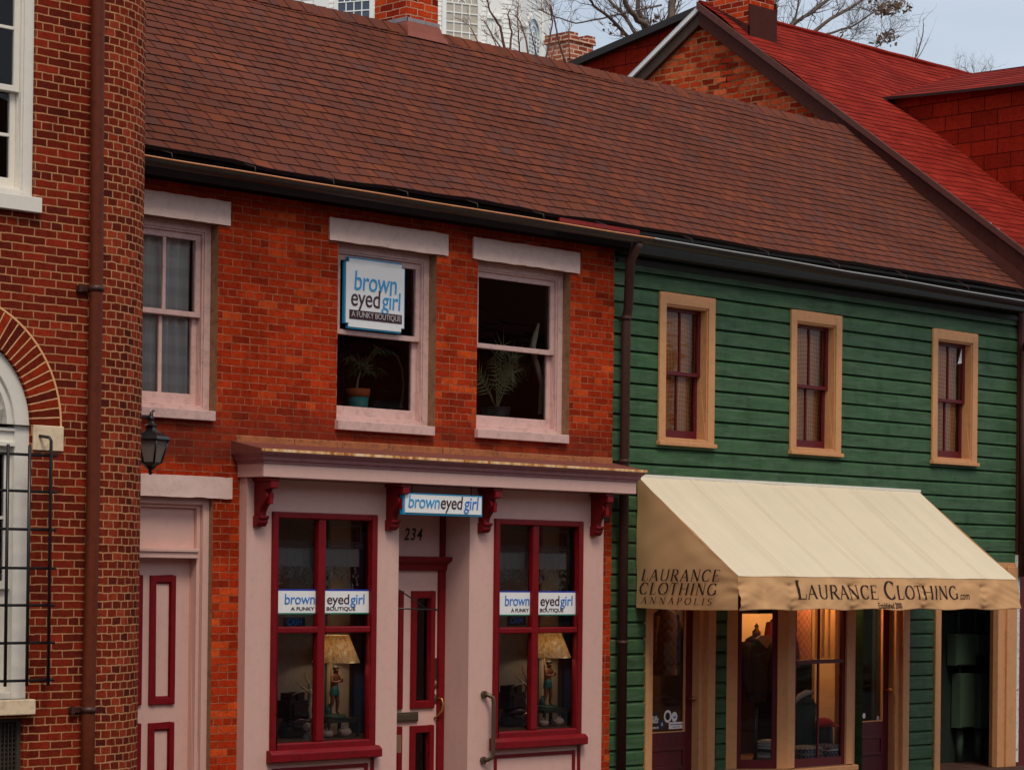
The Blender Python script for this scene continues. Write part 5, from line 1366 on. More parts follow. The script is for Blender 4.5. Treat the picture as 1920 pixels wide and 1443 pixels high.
m.lathe((lx, YL, 0), [(.0, zl(890)), (.012, zl(889)), (.02, zl(884)), (.014, zl(882)), (.05, zl(874)), (.094, zl(868)), (.094, zl(866)), (.0, zl(866)-.001)], 6, smooth=False, rot=.2)
m.build('cage', m_iron, ln)
m = MB()
for k in range(6): m.face([hexp(.142, zl(826), k), hexp(.084, zl(868), k), hexp(.084, zl(868), k+1), hexp(.142, zl(826), k+1)])
m.build('frosted_pane', cloth('frosted_glass', (.34, .27, .23), .35, rough=.4), ln)

# ------------------------------------------------------------------ signs
def word_row(parent, words, x0, x1, y, z, size, mats, shear=0., spacing=.95, sxm=None):
    """words set one after another between x0 and x1"""
    objs = []
    x = x0
    tmp = []
    for wd, m_ in zip(words, mats):
        o = text_mesh('lettering', wd, size, (0, y, z), m_, parent, shear=shear, spacing=spacing); off = OFF[o]
        xs = [v.co.x+off.x for v in o.data.vertices]; tmp.append((o, min(xs), max(xs)))
    tot = sum(c-a for _, a, c in tmp)+.03*size*(len(tmp)-1)*3
    k = (x1-x0)/tot
    for o, a, c in tmp:
        off = OFF[o]
        for v in o.data.vertices: v.co.x = x+(v.co.x+off.x-a)*k-off.x
        x += (c-a+.09*size)*k
# upper window sign
ysg = .092
sx0, sx1 = X(648, ysg, 550), X(757, ysg, 550); sz0, sz1 = Z(700, 617, ysg), Z(700, 490, ysg)
sg = thing('window_sign', 'square white boutique sign with blue edge hung in the upper window', 'sign', ((sx0+sx1)/2, ysg, sz0))
MB().box(sx0+.03, sx1-.03, ysg, ysg+.03, sz0-.015, sz1+.015).box(sx0-.015, sx1+.015, ysg+.002, ysg+.03, sz0+.03, sz1-.03).build('backing_board', m_signteal, sg)
MB().box(sx0+.035, sx1-.035, ysg-.008, ysg, sz0, sz1).box(sx0, sx1, ysg-.007, ysg-.001, sz0+.035, sz1-.035).build('panel', m_signwhite, sg)
word_row(sg, ['brown'], sx0+.10, sx1-.10, ysg-.012, Z(700, 547, ysg), .26, [m_ltblue], .08)
word_row(sg, ['eyed', 'girl'], sx0+.06, sx1-.05, ysg-.012, Z(700, 577, ysg), .24, [m_ltbrown, m_ltblue], .05)
MB().box(sx0+.04, sx1-.03, ysg-.014, ysg-.006, Z(700, 602, ysg), Z(700, 585, ysg)).build('slogan_bar', m_ltbrown, sg, bevel=.003)
word_row(sg, ['A FUNKY BOUTIQUE'], sx0+.06, sx1-.05, ysg-.018, Z(700, 598, ysg), .075, [plain('slogan_grey', (.5, .46, .44), .5)])
# header sign under the cornice
yh_ = YS-.20
hx0, hx1, hz0, hz1 = X(757, yh_, 945), X(903, yh_, 945), Z(830, 964, yh_), Z(830, 928, yh_)
hs = thing('hanging_sign', 'long white boutique name sign with teal edge hung between the door brackets', 'sign', ((hx0+hx1)/2, yh_, hz0))
MB().box(hx0-.01, hx1+.01, yh_, yh_+.045, hz0-.012, hz1+.01).build('backing_board', m_signteal, hs, bevel=.003)
MB().box(hx0+.012, hx1-.008, yh_-.008, yh_, hz0+.008, hz1-.004).build('panel', m_signwhite, hs)
word_row(hs, ['brown', 'eyed', 'girl'], hx0+.05, hx1-.05, yh_-.012, hz0+.055, .175, [m_ltblue, m_ltbrown, m_ltblue2], .12)
MB().tube([(hx0+.12, yh_+.02, hz1), (hx0+.12, yh_+.02, 3.134)], .006, 6).tube([(hx1-.12, yh_+.02, hz1), (hx1-.12, yh_+.02, 3.134)], .006, 6).build('hanger', m_iron, hs)
# banners behind the shop window glass
yb_ = YS+.026
for sw, pa, pm0, pm1, pb, lab, ya, yc in ((SW1, 514, 597, 612, 691, 'white boutique banner across the shop window left of the door', 1148, 1107), (SW2, 927, 999, 1012, 1081, 'white boutique banner across the shop window right of the door', 1151, 1110)):
    z0, z1 = Z((pa+pb)/2, ya, yb_), Z((pa+pb)/2, yc, yb_); x0, x1 = sw[0]+.05, sw[1]-.06
    xm0, xm1 = X(pm0, yb_, 1130), X(pm1, yb_, 1130)
    s_ = thing('window_banner', lab, 'sign', ((x0+x1)/2, yb_, z0))
    MB().box(x0, x1, yb_, yb_+.004, z0, z1).build('panel', m_signwhite, s_)
    MB().box(x0, x1, yb_-.001, yb_+.003, z1, z1+.014).build('blue_border', plain('border_blue', alb(30, 50, 150), .5), s_)
    MB().box(x0, x1, yb_-.001, yb_+.003, z0-.012, z0).build('green_border', plain('border_green', alb(40, 110, 90), .5), s_)
    h = z1-z0
    word_row(s_, ['brown'], X(pa+19.5, yb_, 1130), X(pm0-7, yb_, 1130), yb_-.003, z0+h*.40, h*.68, [m_ltblue2], .04)
    word_row(s_, ['eyed', 'girl'], X(pm1+1, yb_, 1130), X(pb-8, yb_, 1130), yb_-.003, z0+h*.40, h*.66, [m_ltbrown, m_ltblue2], .02)
    word_row(s_, ['A FUNKY'], X(pa+31, yb_, 1145), X(pm0-8, yb_, 1145), yb_-.003, z0+h*.11, h*.23, [m_ltbrown])
    word_row(s_, ['BOUTIQUE'], X(pm1, yb_, 1145), X(pb-25, yb_, 1145), yb_-.003, z0+h*.11, h*.23, [m_ltbrown])

# ------------------------------------------------------------------ display windows of the brick shop
def display(sw, side):
    """fixed backdrop of one shop window; part of the building"""
    x0, x1 = sw[0], sw[1]; yb = .50
    MB().box(x0-.1, x1+1.0, yb, yb+.03, .3, 2.9).build('window_backdrop', m_grayboard, bs)
    MB().box(x0-.05, x1+.4, YS+.06, yb, .62, .785).build('display_floor', m_shopwood, bs)
    MB().box(x0-.08, x1+.5, YS+.08, yb, 2.86, 2.9).box(x0-.06, x0-.03, YS+.08, yb, .6, 2.9).build('display_ceiling', m_room, bs)
    pxa, pxb = (618, 655) if side == 0 else (1016, 1046)
    MB().box(X(pxa, .42, 1250), X(pxb, .42, 1250), .42, .46, .7, 2.88).build('cream_panel', m_cream, bs)
    pxc, pxd = (653, 705) if side == 0 else (1046, 1092)
    MB().grid(lambda u, v: (X(pxc, .5, 1250)+u*(X(pxd, .5, 1250)-X(pxc, .5, 1250)+.4), (.44)+.02*math.sin(u*26), .7+v*2.0), 50, 2).build('drape', m_bluedrape, bs)
    # leaded upper light with a lace valance
    f = MB(); y = YS+.09; zr = 1.78
    a, c = x0+.07, x1-.08
    zl0 = Z((508+706)/2, 1020, YS) 
    f.box(a, c, y, y+.01, zl0-.006, zl0+.006); f.box(a, c, y, y+.01, zl0-.024, zl0-.018)
    f.ring(a+.03, c-.03, zl0+.02, sw[3]-.10, .008, .008, .008, .008, y, y+.01)
    f.build('leaded_bar', plain('lead_came', (.10, .10, .10), .5, .3), bs)
    lc = MB(); zt_ = zl0-.03
    lc.grid(lambda u, v: (a+.02+u*(c-a-.04), y+.03+.006*math.sin(u*70), zt_-v*.17), 80, 3)
    rng = random.Random(side+3)
    for i in range(260):
        u = rng.random(); edge = .5+.5*math.cos(u*4*math.pi); v = .16+rng.random()*(.10+.18*abs(edge))
        p = Vector((a+.03+u*(c-a-.06), y+.03, zt_-v)); r = rng.uniform(.006, .013)
        lc.face([(p.x+r*math.cos(t), p.y, p.z+r*1.3*math.sin(t)) for t in [k*math.pi/3 for k in range(6)]])
    lc.build('lace_valance', m_lace, bs)
display(SW1, 0); display(SW2, 1)

def copy_tree(o, parent=None, d=None):
    c = o.copy(); COL.objects.link(c); c.parent = parent
    if d is not None: c.location = o.location+d
    OFF[c] = OFF.get(o, Vector((0, 0, 0)))+(d or Vector((0, 0, 0)))
    for ch in list(o.children):
        cc = copy_tree(ch, c)
    return c
def skin_body(name, joints, edges, mat, parent, sub=2):
    off = OFF[parent]
    me = bpy.data.meshes.new(name); me.from_pydata([tuple(Vector(j[:3])-off) for j in joints], edges, []); me.materials.append(mat)
    o = bpy.data.objects.new(name, me); COL.objects.link(o); o.parent = parent; OFF[o] = off
    sk = o.modifiers.new('skin', 'SKIN'); 
    for i, j in enumerate(joints): me.skin_vertices[0].data[i].radius = (j[3], j[3]); me.skin_vertices[0].data[i].use_root = (i == 0)
    sk.use_smooth_shade = True
    s = o.modifiers.new('sub', 'SUBSURF'); s.levels = sub; s.render_levels = sub
    return o
m_skin = plain('statuette_brown', (.22, .085, .035), .4, var=.2); m_hair = plain('statuette_hair', (.02, .012, .01), .5)
m_tealcloth = plain('statuette_teal', (.03, .16, .15), .5, var=.4); m_base = plain('lamp_base_dark', (.035, .035, .028), .5, var=.4)
yl = .16
lxp = X(627, yl, 1300); fz = .785
zL = lambda py: Z(627, py, yl)
lampA = thing('figurine_lamp', 'figurine lamp with crumpled gold shade in the window left of the door', 'table lamp', (lxp, yl, fz), 'figurine lamps in the shop windows')
zs0, zs1 = zL(1241), zL(1190)
MB().lathe((X(630, yl, 1220), yl, 0), [(.225, zs0), (.12, zs1)], 32, cap=False).lathe((X(630, yl, 1220), yl, 0), [(.222, zs0+.002), (.118, zs1)], 32, cap=False).build('lamp_shade', m_gold, lampA)
fx = X(627, yl, 1290)
zb_s = zL(1338)
MB().box(lxp-.20, lxp+.20, yl-.15, yl+.15, zL(1352), zL(1345)).box(lxp-.19, lxp-.165, yl-.14, yl-.115, fz, zL(1352)).box(lxp+.165, lxp+.19, yl-.14, yl-.115, fz, zL(1352)).box(lxp-.19, lxp-.165, yl+.115, yl+.14, fz, zL(1352)).box(lxp+.165, lxp+.19, yl+.115, yl+.14, fz, zL(1352)).build('stand', m_base, lampA)
MB().lathe((fx, yl, 0), [(.13, zL(1345)), (.13, zL(1342)), (.11, zL(1338)), (.0, zL(1337))], 20, sy=.8).build('base', plain('mossy_base', (.04, .09, .05), .5, var=.5), lampA)
H = zL(1246)-zb_s
def fj(x, y, t, r): return (fx+x*H, yl+y*H, zb_s+t*H, r*H)
J = [fj(0, 0, .52, .075), fj(.0, 0, .62, .065), fj(.01, -.005, .74, .085), fj(.015, -.01, .82, .045), fj(.02, -.02, .90, .055), fj(.022, -.02, .955, .045),
     fj(-.05, -.0, .45, .062), fj(-.07, -.03, .26, .045), fj(-.12, .02, .04, .03), fj(-.10, -.05, .01, .025),
     fj(.05, 0, .45, .062), fj(.06, -.04, .26, .045), fj(.07, 0, .04, .03), fj(.10, -.05, .01, .025),
     fj(-.085, 0, .78, .035), fj(-.11, -.06, .65, .03), fj(-.0, -.13, .66, .022), fj(.05, -.14, .69, .02),
     fj(.10, 0, .78, .035), fj(.15, -.05, .66, .03), fj(.10, -.13, .68, .022), fj(.09, -.14, .74, .02)]
EJ = [(0, 1), (1, 2), (2, 3), (3, 4), (4, 5), (0, 6), (6, 7), (7, 8), (8, 9), (0, 10), (10, 11), (11, 12), (12, 13), (2, 14), (14, 15), (15, 16), (16, 17), (2, 18), (18, 19), (19, 20), (20, 21)]
body = skin_body('figurine', J, EJ, m_skin, lampA)
MB().lathe((fx+.02*H, yl-.01*H, zb_s+.925*H), [(.0, -.05*H), (.055*H, -.03*H), (.07*H, .01*H), (.05*H, .05*H), (0, .065*H)], 14).build('hair', m_hair, body)
MB().lathe((fx, yl, zb_s), [(.10*H, .36*H), (.115*H, .42*H), (.10*H, .50*H), (.082*H, .58*H)], 16, sy=.85).build('loincloth', m_tealcloth, body)
MB().tube([(fx-.13*H, yl+.02, zb_s), (fx-.12*H, yl+.02, zb_s+.12*H), (fx-.09*H, yl+.03, zb_s+.2*H)], [.07*H, .06*H, .03*H], 10).build('wave', m_tealcloth, body)
MB().tube([(fx, yl+.04, zb_s), (fx, yl+.06, zs1-.02)], .006, 6).build('stem', m_brass, lampA)
n_ = N('lamp_bulb'); em_ = n_.new('ShaderNodeEmission'); em_.inputs['Color'].default_value = (1, .62, .28, 1); em_.inputs['Strength'].default_value = 5.
MB().lathe((fx, yl+.06, zs0+.10), [(0, -.03), (.025, -.01), (.03, .01), (.015, .03), (0, .035)], 12).build('bulb', n_.done(em_.outputs[0]), lampA)
l_ = bpy.data.lights.new('lamp_light', 'POINT'); l_.energy = 1.3; l_.color = (1, .83, .62); l_.shadow_soft_size = .04
lo2 = bpy.data.objects.new('lamp_light', l_); COL.objects.link(lo2); lo2.parent = lampA; lo2.location = Vector((fx, yl-.02, zs0+.09))-OFF[lampA]
# driftwood, box, shells and glass lump beside the lamp
xb0 = X(553, .25, 1330)
zB = lambda py: Z(570, py, .25)
bx_ = thing('carved_box', 'dark castle shaped box in the window left of the door', 'box', (X(557, .28, 1330), .28, fz), 'carved boxes in the shop windows')
xq0, xq1 = X(533, .28, 1330), X(577, .28, 1330)
m = MB().box(xq0, xq1, .2, .38, zB(1345), zB(1312)); dd = (xq1-xq0)
m.box(xq0+.02, xq0+.02+dd*.22, .22, .36, zB(1312), zB(1298)); m.box(xq0+dd*.42, xq0+dd*.68, .22, .36, zB(1312), zB(1297)); m.box(xq0+.03, xq1-.03, .18, .2, zB(1342), zB(1318))
m.lathe(((xq0+xq1)/2, .28, 0), [(.17, fz), (.19, fz+.02), (.17, zB(1362)), (.13, zB(1345))], 16, sy=.6)
m.build('box_body', plain('dark_carved_wood', (.028, .018, .016), .55, var=.5), bx_)
MB().tube([(xq0-.03, .18, zB(1352)), (xq0+dd*.3, .15, zB(1348)), (xq0+dd*.6, .15, zB(1351)), (xq1+.02, .17, zB(1344))], .02, 8).tube([(xq0+.02, .17, zB(1358)), (xq0+dd*.5, .15, zB(1362)), (xq1, .17, zB(1358))], .018, 8).build('bead_trim', plain('plum_bead', (.08, .03, .045), .35, var=.6, scale=60), bx_)
dw = thing('driftwood', 'pale forked driftwood branch in the window left of the door', 'driftwood', (X(580, .2, 1385), .2, fz), 'driftwood in the shop windows')
pt = lambda px, py: Vector(at(px, py, .2))
MB().tube([pt(578, 1385), pt(582, 1350), pt(578, 1330), pt(583, 1300), pt(580, 1290)], [.02, .028, .03, .022, .016], 8).tube([pt(582, 1300), pt(575, 1293), pt(562, 1296), pt(549, 1302)], [.016, .013, .01, .004], 6).tube([pt(574, 1293), pt(563, 1284), pt(554, 1276)], [.012, .008, .003], 6).tube([pt(581, 1292), pt(580, 1280), pt(573, 1270), pt(572, 1258)], [.013, .009, .007, .003], 6).tube([pt(580, 1283), pt(587, 1287)], [.007, .003], 5).build('branch', m_bark, dw)
gb = thing('glass_ornament', 'shiny clear glass ornament in the window left of the door', 'ornament', (X(577, .05, 1370), .05, fz), 'glass ornaments in the shop windows')
m = MB(); m.lathe((X(575, .05, 1365), .05, Z(575, 1362, .05)), [(0, -.04), (.03, -.025), (.042, 0), (.03, .03), (0, .045)], 7, smooth=False); m.lathe((X(577, .05, 1382), .05, fz), [(.05, 0), (.045, .02), (.015, .06), (0, .075)], 8, smooth=False)
m.build('lump', plain('bright_glass', (.75, .75, .72), .06, .6, .1, .9), gb)
def shell(px, py, s, lab, grp):
    p = at(px, py, .04); t = thing('sea_shell', lab, 'shell', (float(p[0]), .04, fz), grp)
    m = MB(); n = 40; pts = []; rad = []
    for i in range(n):
        a = i/n*math.pi*5; r = s*.9*(1-i/n)
        pts.append((p[0]+r*.35*math.cos(a)+s*(i/n)*1.1-s*.3, .04+r*.35*math.sin(a), fz+s*.45+.1*s*(i/n))); rad.append(max(.002, s*.5*(1-i/n)**1.2))
    m.tube(pts, rad, 8)
    for k in range(7):
        a = k/7*math.pi*1.3; m.tube([(p[0]-s*.2+.3*s*math.cos(a), .03, fz+s*.5), (p[0]-s*.25+.75*s*math.cos(a), .02, fz+s*.5+.65*s*abs(math.sin(a)))], [s*.16, .002], 6)
    m.build('shell_body', plain('shell_cream_%d' % px, (.62, .47, .36), .5, var=.25), t)
    return t
shA = shell(616, 1385, .085, 'spiky white sea shell, left one under the lamp left of the door', 'sea shells in the shop windows')
shB = shell(648, 1385, .10, 'pinkish sea shell, right one under the lamp left of the door', 'sea shells in the shop windows')
cs = thing('cash_sign', 'tiny dark sign with blue writing in the window left of the door', 'sign', (X(545, YS+.1, 1166), YS+.062, Z(545, 1176, YS+.1)), 'tiny dark signs in the shop windows')
MB().ring(X(527, YS+.1, 1165), X(566, YS+.1, 1165), Z(545, 1176, YS+.1), Z(545, 1157, YS+.1), .01, .01, .01, .01, YS+.055, YS+.065).box(X(527, YS+.1, 1165)+.01, X(566, YS+.1, 1165)-.01, YS+.06, YS+.065, Z(545, 1176, YS+.1)+.01, Z(545, 1157, YS+.1)-.01).build('panel', plain('dark_card', (.02, .02, .025), .5), cs)
word_row(cs, ['CASH'], X(533, YS+.1, 1165), X(560, YS+.1, 1165), YS+.056, Z(545, 1171, YS+.1), .085, [m_ltblue2], .2)
shift = Vector((X(1027, yl, 1300)-X(627, yl, 1300), 0, 0))
for src, lab in ((lampA, 'figurine lamp with crumpled gold shade in the window right of the door'), (bx_, 'dark castle shaped box in the window right of the door'), (dw, 'pale forked driftwood branch in the window right of the door'),
                 (gb, 'shiny clear glass ornament in the window right of the door'), (shA, 'spiky white sea shell, left one under the lamp right of the door'), (shB, 'pinkish sea shell, right one under the lamp right of the door'), (cs, 'tiny dark sign with blue writing in the window right of the door')):
    c = copy_tree(src, None, shift); c['label'] = lab

# ------------------------------------------------------------------ upstairs windows of the brick shop
cu = thing('plaid_curtain', 'grey plaid sheer curtains behind the two-over-two window above the side door', 'curtain', ((W1[0]+W1[1])/2, .3, 3.75))
MB().grid(lambda u, v: (W1[0]+.1+u*(W1[1]-W1[0]-.22), (.242)+.016*math.sin(u*44+math.sin(v*3))+.01*fnoise(u*9, v*4), 3.72+v*1.55), 110, 12, uvfn=lambda u, v: (u*1.1, v*1.5)).build('drop', m_plaidcurt, cu)
yq = .47; zf = 3.78
px0 = X(671, yq, 745)
MB().box(W2[0]+.05, W2[1]-.05, .24, .72, 3.70, 3.765).build('window_board', m_wood, bs); MB().box(W3[0]+.05, W3[1]-.05, .24, .72, 3.70, 3.77).build('window_board', m_wood, bs)
pp1 = thing('potted_plant', 'leafy house plant in a terracotta and teal pot behind the upper window with the sign', 'plant', (px0, yq, 3.765))
zq = lambda py: Z(671, py, yq)
MB().lathe((px0, yq, 0), [(.19, 3.765), (.20, 3.78), (.19, 3.79), (.0, 3.79)], 24).build('saucer', m_wood, pp1)
MB().lathe((px0, yq, 0), [(.085, 3.79), (.105, zq(744)), (.0, zq(744)+.001)], 24).build('pot', m_teal, pp1)
MB().lathe((px0, yq, 0), [(.112, zq(744)), (.118, zq(729)), (.10, zq(729)), (.0, zq(730))], 24).build('pot_rim', m_terra, pp1)
m = MB(); rng = random.Random(2); top = Vector((px0+.04, yq, zq(690)))
m.tube([(px0-.02, yq, zq(730)), (px0+.0, yq, zq(710)), tuple(top)], [.012, .011, .008], 6)
def leaf(mb, p, d, L, w_):
    d = d.normalized(); s_ = d.cross(Vector((0, 0, 1))); s_ = s_.normalized() if s_.length > .01 else Vector((1, 0, 0)); dr = Vector((0, 0, -1))
    q = [p, p+d*L*.4+s_*w_+dr*L*.06, p+d*L+dr*L*.35, p+d*L*.4-s_*w_+dr*L*.06]; mb.face(q)
lv = MB()
for i in range(16):
    a = rng.uniform(0, 6.28); d = Vector((math.cos(a), .6*math.sin(a), rng.uniform(-.1, .7))); st = top+d*rng.uniform(.08, .24)+Vector((.05, 0, rng.uniform(-.03, .12)))
    m.tube([top, st], [.004, .003], 4, cap=False)
    for k in range(5): b2 = a+(k-2)*.5; leaf(lv, st, Vector((math.cos(b2), math.sin(b2), -.25)), rng.uniform(.11, .17), .022)
m.build('stem', m_bark, pp1); lv.build('leaves', m_leaf, pp1)
bs_ = thing('curved_cane', 'thin pale curved cane standing right of the teal potted plant', 'cane', (X(754, yq, 760), yq, 3.77))
MB().tube([at(752, 765, yq), at(756, 725, yq), at(754, 690, yq), at(745, 668, yq), at(735, 661, yq), at(722, 660, yq), at(708, 652, yq), at(700, 646, yq)], [.014, .013, .012, .011, .01, .008, .006, .003], 7).build('cane_stem', m_bark, bs_)
pa = thing('palm_plant', 'feathery potted palm behind the clear upper window nearest the green shop', 'plant', (X(925, .45, 770), .45, 3.77))
MB().lathe((X(930, .45, 770), .45, 0), [(.11, 3.77), (.15, 3.98), (.0, 3.97)], 18).build('pot', m_base, pa)
m = MB(); rng = random.Random(8); cbase = Vector((X(932, .45, 700), .45, 3.95))
for i in range(11):
    a = rng.uniform(-1, 1); Lp = rng.uniform(.75, 1.35); pts = []
    dx_ = (-1 if i % 2 else 1)*rng.uniform(.1, .7); dy_ = rng.uniform(-.18, .25)
    for k in range(10):
        t = k/9; pts.append(cbase+Vector((dx_*Lp*t, dy_*t, Lp*(1.15*t-.55*t*t*(1+abs(dx_))))))
    m.tube(pts, [.007*(1-.7*k/9) for k in range(10)], 4, cap=False)
    for k in range(3, 10):
        d = (pts[k]-pts[k-1]).normalized()
        for f_ in (0, .5):
            q = pts[k-1].lerp(pts[k], f_)
            for sgn in (-1, 1):
                side_ = Vector((-d.z, 0, d.x))*sgn; e_ = q+(d*.5+side_*.9+Vector((0, -.1*sgn, -.25))).normalized()*rng.uniform(.13, .2)
                n2 = d*.007; m.face([q-n2, q+n2, e_])
m.build('fronds', m_palm, pa)
dr2 = thing('driftwood', 'tall leaning driftwood limb behind the right pane of the palm window', 'driftwood', (X(1015, .3, 770), .3, 3.77))
MB().tube([at(1012, 775, .30), at(1016, 720, .30), at(1005, 680, .30), at(998, 650, .30), at(1003, 630, .30), at(1010, 606, .30)], [.022, .03, .03, .035, .03, .012], 8).build('limb', m_bark, dr2)

# ------------------------------------------------------------------ blinds upstairs in the green shop
for i, g in enumerate(G):
    lab = ('woven brown blind fully drawn in the tan framed window nearest the downpipe', 'woven brown blind in the middle tan framed window', 'woven brown blind beside a white paper scrap in the farthest tan framed window')[i]
    t = thing('woven_blind', lab, 'blind', ((g[0]+g[1])/2, .23, g[2]+.1), 'woven blinds in the green shop')
    wdt = (g[1]-g[0]-.04)*(1. if i < 2 else .80)
    MB().grid(lambda u, v: (g[0]+.06+u*wdt, .195+.010*math.sin(u*9+i)+.012*fnoise(u*5, v*5, i), g[2]+.1+v*(g[3]-g[2]-.2)), 40, 24, uvfn=lambda u, v: (u*wdt+.02*math.sin(v*9), v*1.4+.015*math.sin(u*8))).build('weave', m_blind, t)
pf = thing('paper_scrap', 'white triangular paper scrap stuck in the farthest tan framed window', 'paper', (X(1801, .085, 665), .085, Z(1801, 680, .085)))
p_ = [at(1796, 682, .085), at(1803, 681, .085), at(1803.5, 652, .085)]
MB().prism([(float(q[0]), float(q[2])) for q in p_], .085, .088, axis='y').build('sheet', m_signwhite, pf)

# ------------------------------------------------------------------ meter boxes in the passage
for (pa_, pb_, ya, yc, lab) in ((1793, 1829, 1248, 1188, 'wide upper meter box in the dark passage'), (1832, 1853, 1228, 1190, 'small upper meter box in the dark passage nearest the tan post'), (1801, 1827, 1365, 1262, 'tall lower meter box in the dark passage, farther from the tan post'), (1836, 1861, 1365, 1263, 'tall lower meter box in the dark passage, nearest the tan post')):
    yy_ = .64
    t = thing('meter_box', lab, 'meter box', (X((pa_+pb_)/2, yy_, ya), yy_, Z(pa_, ya, yy_)), 'meter boxes in the passage')
    x0, x1, z0, z1 = X(pa_, yy_, ya), X(pb_, yy_, ya), Z(pa_, ya, yy_), Z(pa_, yc, yy_)
    MB().box(x0, x1, yy_, .785, z0, z1).build('case', m_meter, t, bevel=.008)
    MB().box(x0+.01, x1-.01, yy_-.012, yy_, z0+.015, z1-.015).build('door', m_meter, t, bevel=.004)
    if ya > 1300:
        MB().tube([((x0+x1)/2, .76, z0), ((x0+x1)/2, .76, 0)], .05, 12).build('conduit', m_meter, t)
    else: MB().tube([((x0+x1)/2, .76, z1), ((x0+x1)/2, .76, 2.88)], .018, 8).tube([((x0+x1)/2+.04, .76, z0), ((x0+x1)/2+.04, .76, z0-.12)], .022, 8).build('conduit', m_meter, t)

# ------------------------------------------------------------------ clothing shop window goods
yb2 = -.02
mx0 = X(1418, yb2, 1250)
zM = lambda py: Z(1418, py, yb2)
mq = thing('mannequin', 'headless shop mannequin in a dark tweed jacket in the left bay pane', 'mannequin', (mx0, yb2, bz0))
m = MB(); m.lathe((mx0, yb2, 0), [(.13, zM(1315)), (.16, zM(1290)), (.15, zM(1262)), (.18, zM(1228)), (.19, zM(1208)), (.14, zM(1196)), (.055, zM(1190)), (.05, zM(1186)), (0, zM(1186)+.001)], 20, sy=.62)
m.tube([(mx0-.17, yb2, zM(1204)), (mx0-.22, yb2-.02, zM(1235)), (mx0-.21, yb2-.05, zM(1275)), (mx0-.19, yb2-.08, zM(1295))], [.06, .062, .055, .05], 10)
m.tube([(mx0+.17, yb2, zM(1204)), (mx0+.23, yb2-.02, zM(1235)), (mx0+.23, yb2-.05, zM(1275)), (mx0+.21, yb2-.08, zM(1295))], [.06, .062, .055, .05], 10)
m.build('jacket', m_tailcloth, mq)
MB().lathe((mx0, yb2, 0), [(.045, zM(1190)), (.05, zM(1183)), (.03, zM(1180)), (.018, zM(1177)), (.028, zM(1173)), (.012, zM(1169)), (0, zM(1167))], 14).build('neck_finial', m_brass, mq)
MB().prism([(mx0-.14, zM(1196)), (mx0+.02, zM(1214)), (mx0+.15, zM(1196)), (mx0+.08, zM(1190)), (mx0-.08, zM(1190))], yb2-.125, yb2-.09, axis='y').build('collar', plain('striped_collar', (.34, .22, .12), .9, var=.5, scale=60), mq)
MB().tube([(mx0, yb2, bz0), (mx0, yb2, zM(1310))], .02, 8).lathe((mx0, yb2, 0), [(.15, bz0+.01), (.15, bz0+.03), (.02, bz0+.05)], 16).build('stand', m_iron, mq)
def folded(px, py, Y, w_, n, lab, cols):
    p = at(px, py, Y); t = thing('folded_shirts', lab, 'clothing', (float(p[0]), Y, bz0+.01), 'folded shirts in the bay window')
    z = bz0+.012
    MB().box(p[0]-w_/2-.03, p[0]+w_/2+.03, Y-.15, Y+.15, z, z+.085).build('plinth', m_shopwood, t); z += .087
    for k in range(n):
        m = MB(); hh = .035
        m.grid(lambda u, v: (p[0]-w_/2+w_*u, Y-.14+.28*v, z+hh*(1-(2*u-1)**6)*(1-(2*v-1)**6)+.006*fnoise(u*6, v*6, k)), 16, 16)
        m.build('shirt', cols[k % len(cols)], t); z += hh*.9
def plaidm(nm, a, c, s_):
    n = N(nm); co = n.coord('Object', (s_, s_, s_)); ck = n.new('ShaderNodeTexChecker'); n.put(ck.inputs['Vector'], co); ck.inputs['Scale'].default_value = 1.
    n.put(ck.inputs['Color1'], a); n.put(ck.inputs['Color2'], c)
    return n.done(n.bsdf(n.mix(n.noise(co, 1.3), ck.outputs['Color'], a), .95))
m_pl1 = plaidm('check_navy', (.05, .06, .12), (.42, .42, .45), 34); m_pl2 = plaidm('check_grey', (.35, .34, .33), (.12, .12, .13), 28); m_pl3 = plain('pale_stripe', (.55, .54, .56), .95, var=.5, scale=30)
folded(1447, 1400, .02, .24, 6, 'striped pale shirts folded in a pile under the jacket mannequin', [m_pl3, m_pl2, m_tailcloth, m_pl3])
folded(1510, 1415, -.22, .34, 4, 'blue and white checked shirts folded in the front bay pane, left pile', [m_pl1, m_pl2])
folded(1552, 1405, -.22, .28, 4, 'checked shirts folded under the red cap in the front bay pane', [m_pl1, m_pl1, m_pl3])
cp_ = at(1545, 1358, -.05)
cap = thing('baseball_hat', 'red hat on a dark display form in the bay window', 'hat', (float(cp_[0]), -.05, float(cp_[2])-.2))
cz_ = float(cp_[2]); cxp = float(cp_[0])
MB().lathe((cxp, -.05, bz0+.11), [(.07, 0), (.11, .05), (.10, cz_-bz0-.14), (.05, cz_-bz0-.11)], 16).build('form', plain('black_form', (.01, .01, .012), .7), cap)
m = MB(); m.lathe((cxp, -.05, 0), [(.115, cz_-.02), (.11, cz_+.03), (.07, cz_+.07), (0, cz_+.085)], 18)
m.prism([(cxp+.08, -.15), (cxp+.2, -.13), (cxp+.22, -.05), (cxp+.2, .02), (cxp+.08, .05)], cz_-.02, cz_-.005, axis='z'); m.build('crown', m_redcloth, cap)
dk = thing('dress_form', 'dark green draped coat with grey shoulders in the front bay pane', 'mannequin', (X(1507, .15, 1330), .15, bz0))
zD = lambda py: Z(1507, py, .15)
m = MB(); m.lathe((X(1507, .15, 1330), .15, 0), [(.15, bz0+.01), (.16, zD(1360)), (.17, zD(1320)), (.13, zD(1308)), (.0, zD(1304))], 18, sy=.7); m.build('coat', plain('green_coat', (.012, .03, .022), .9), dk)
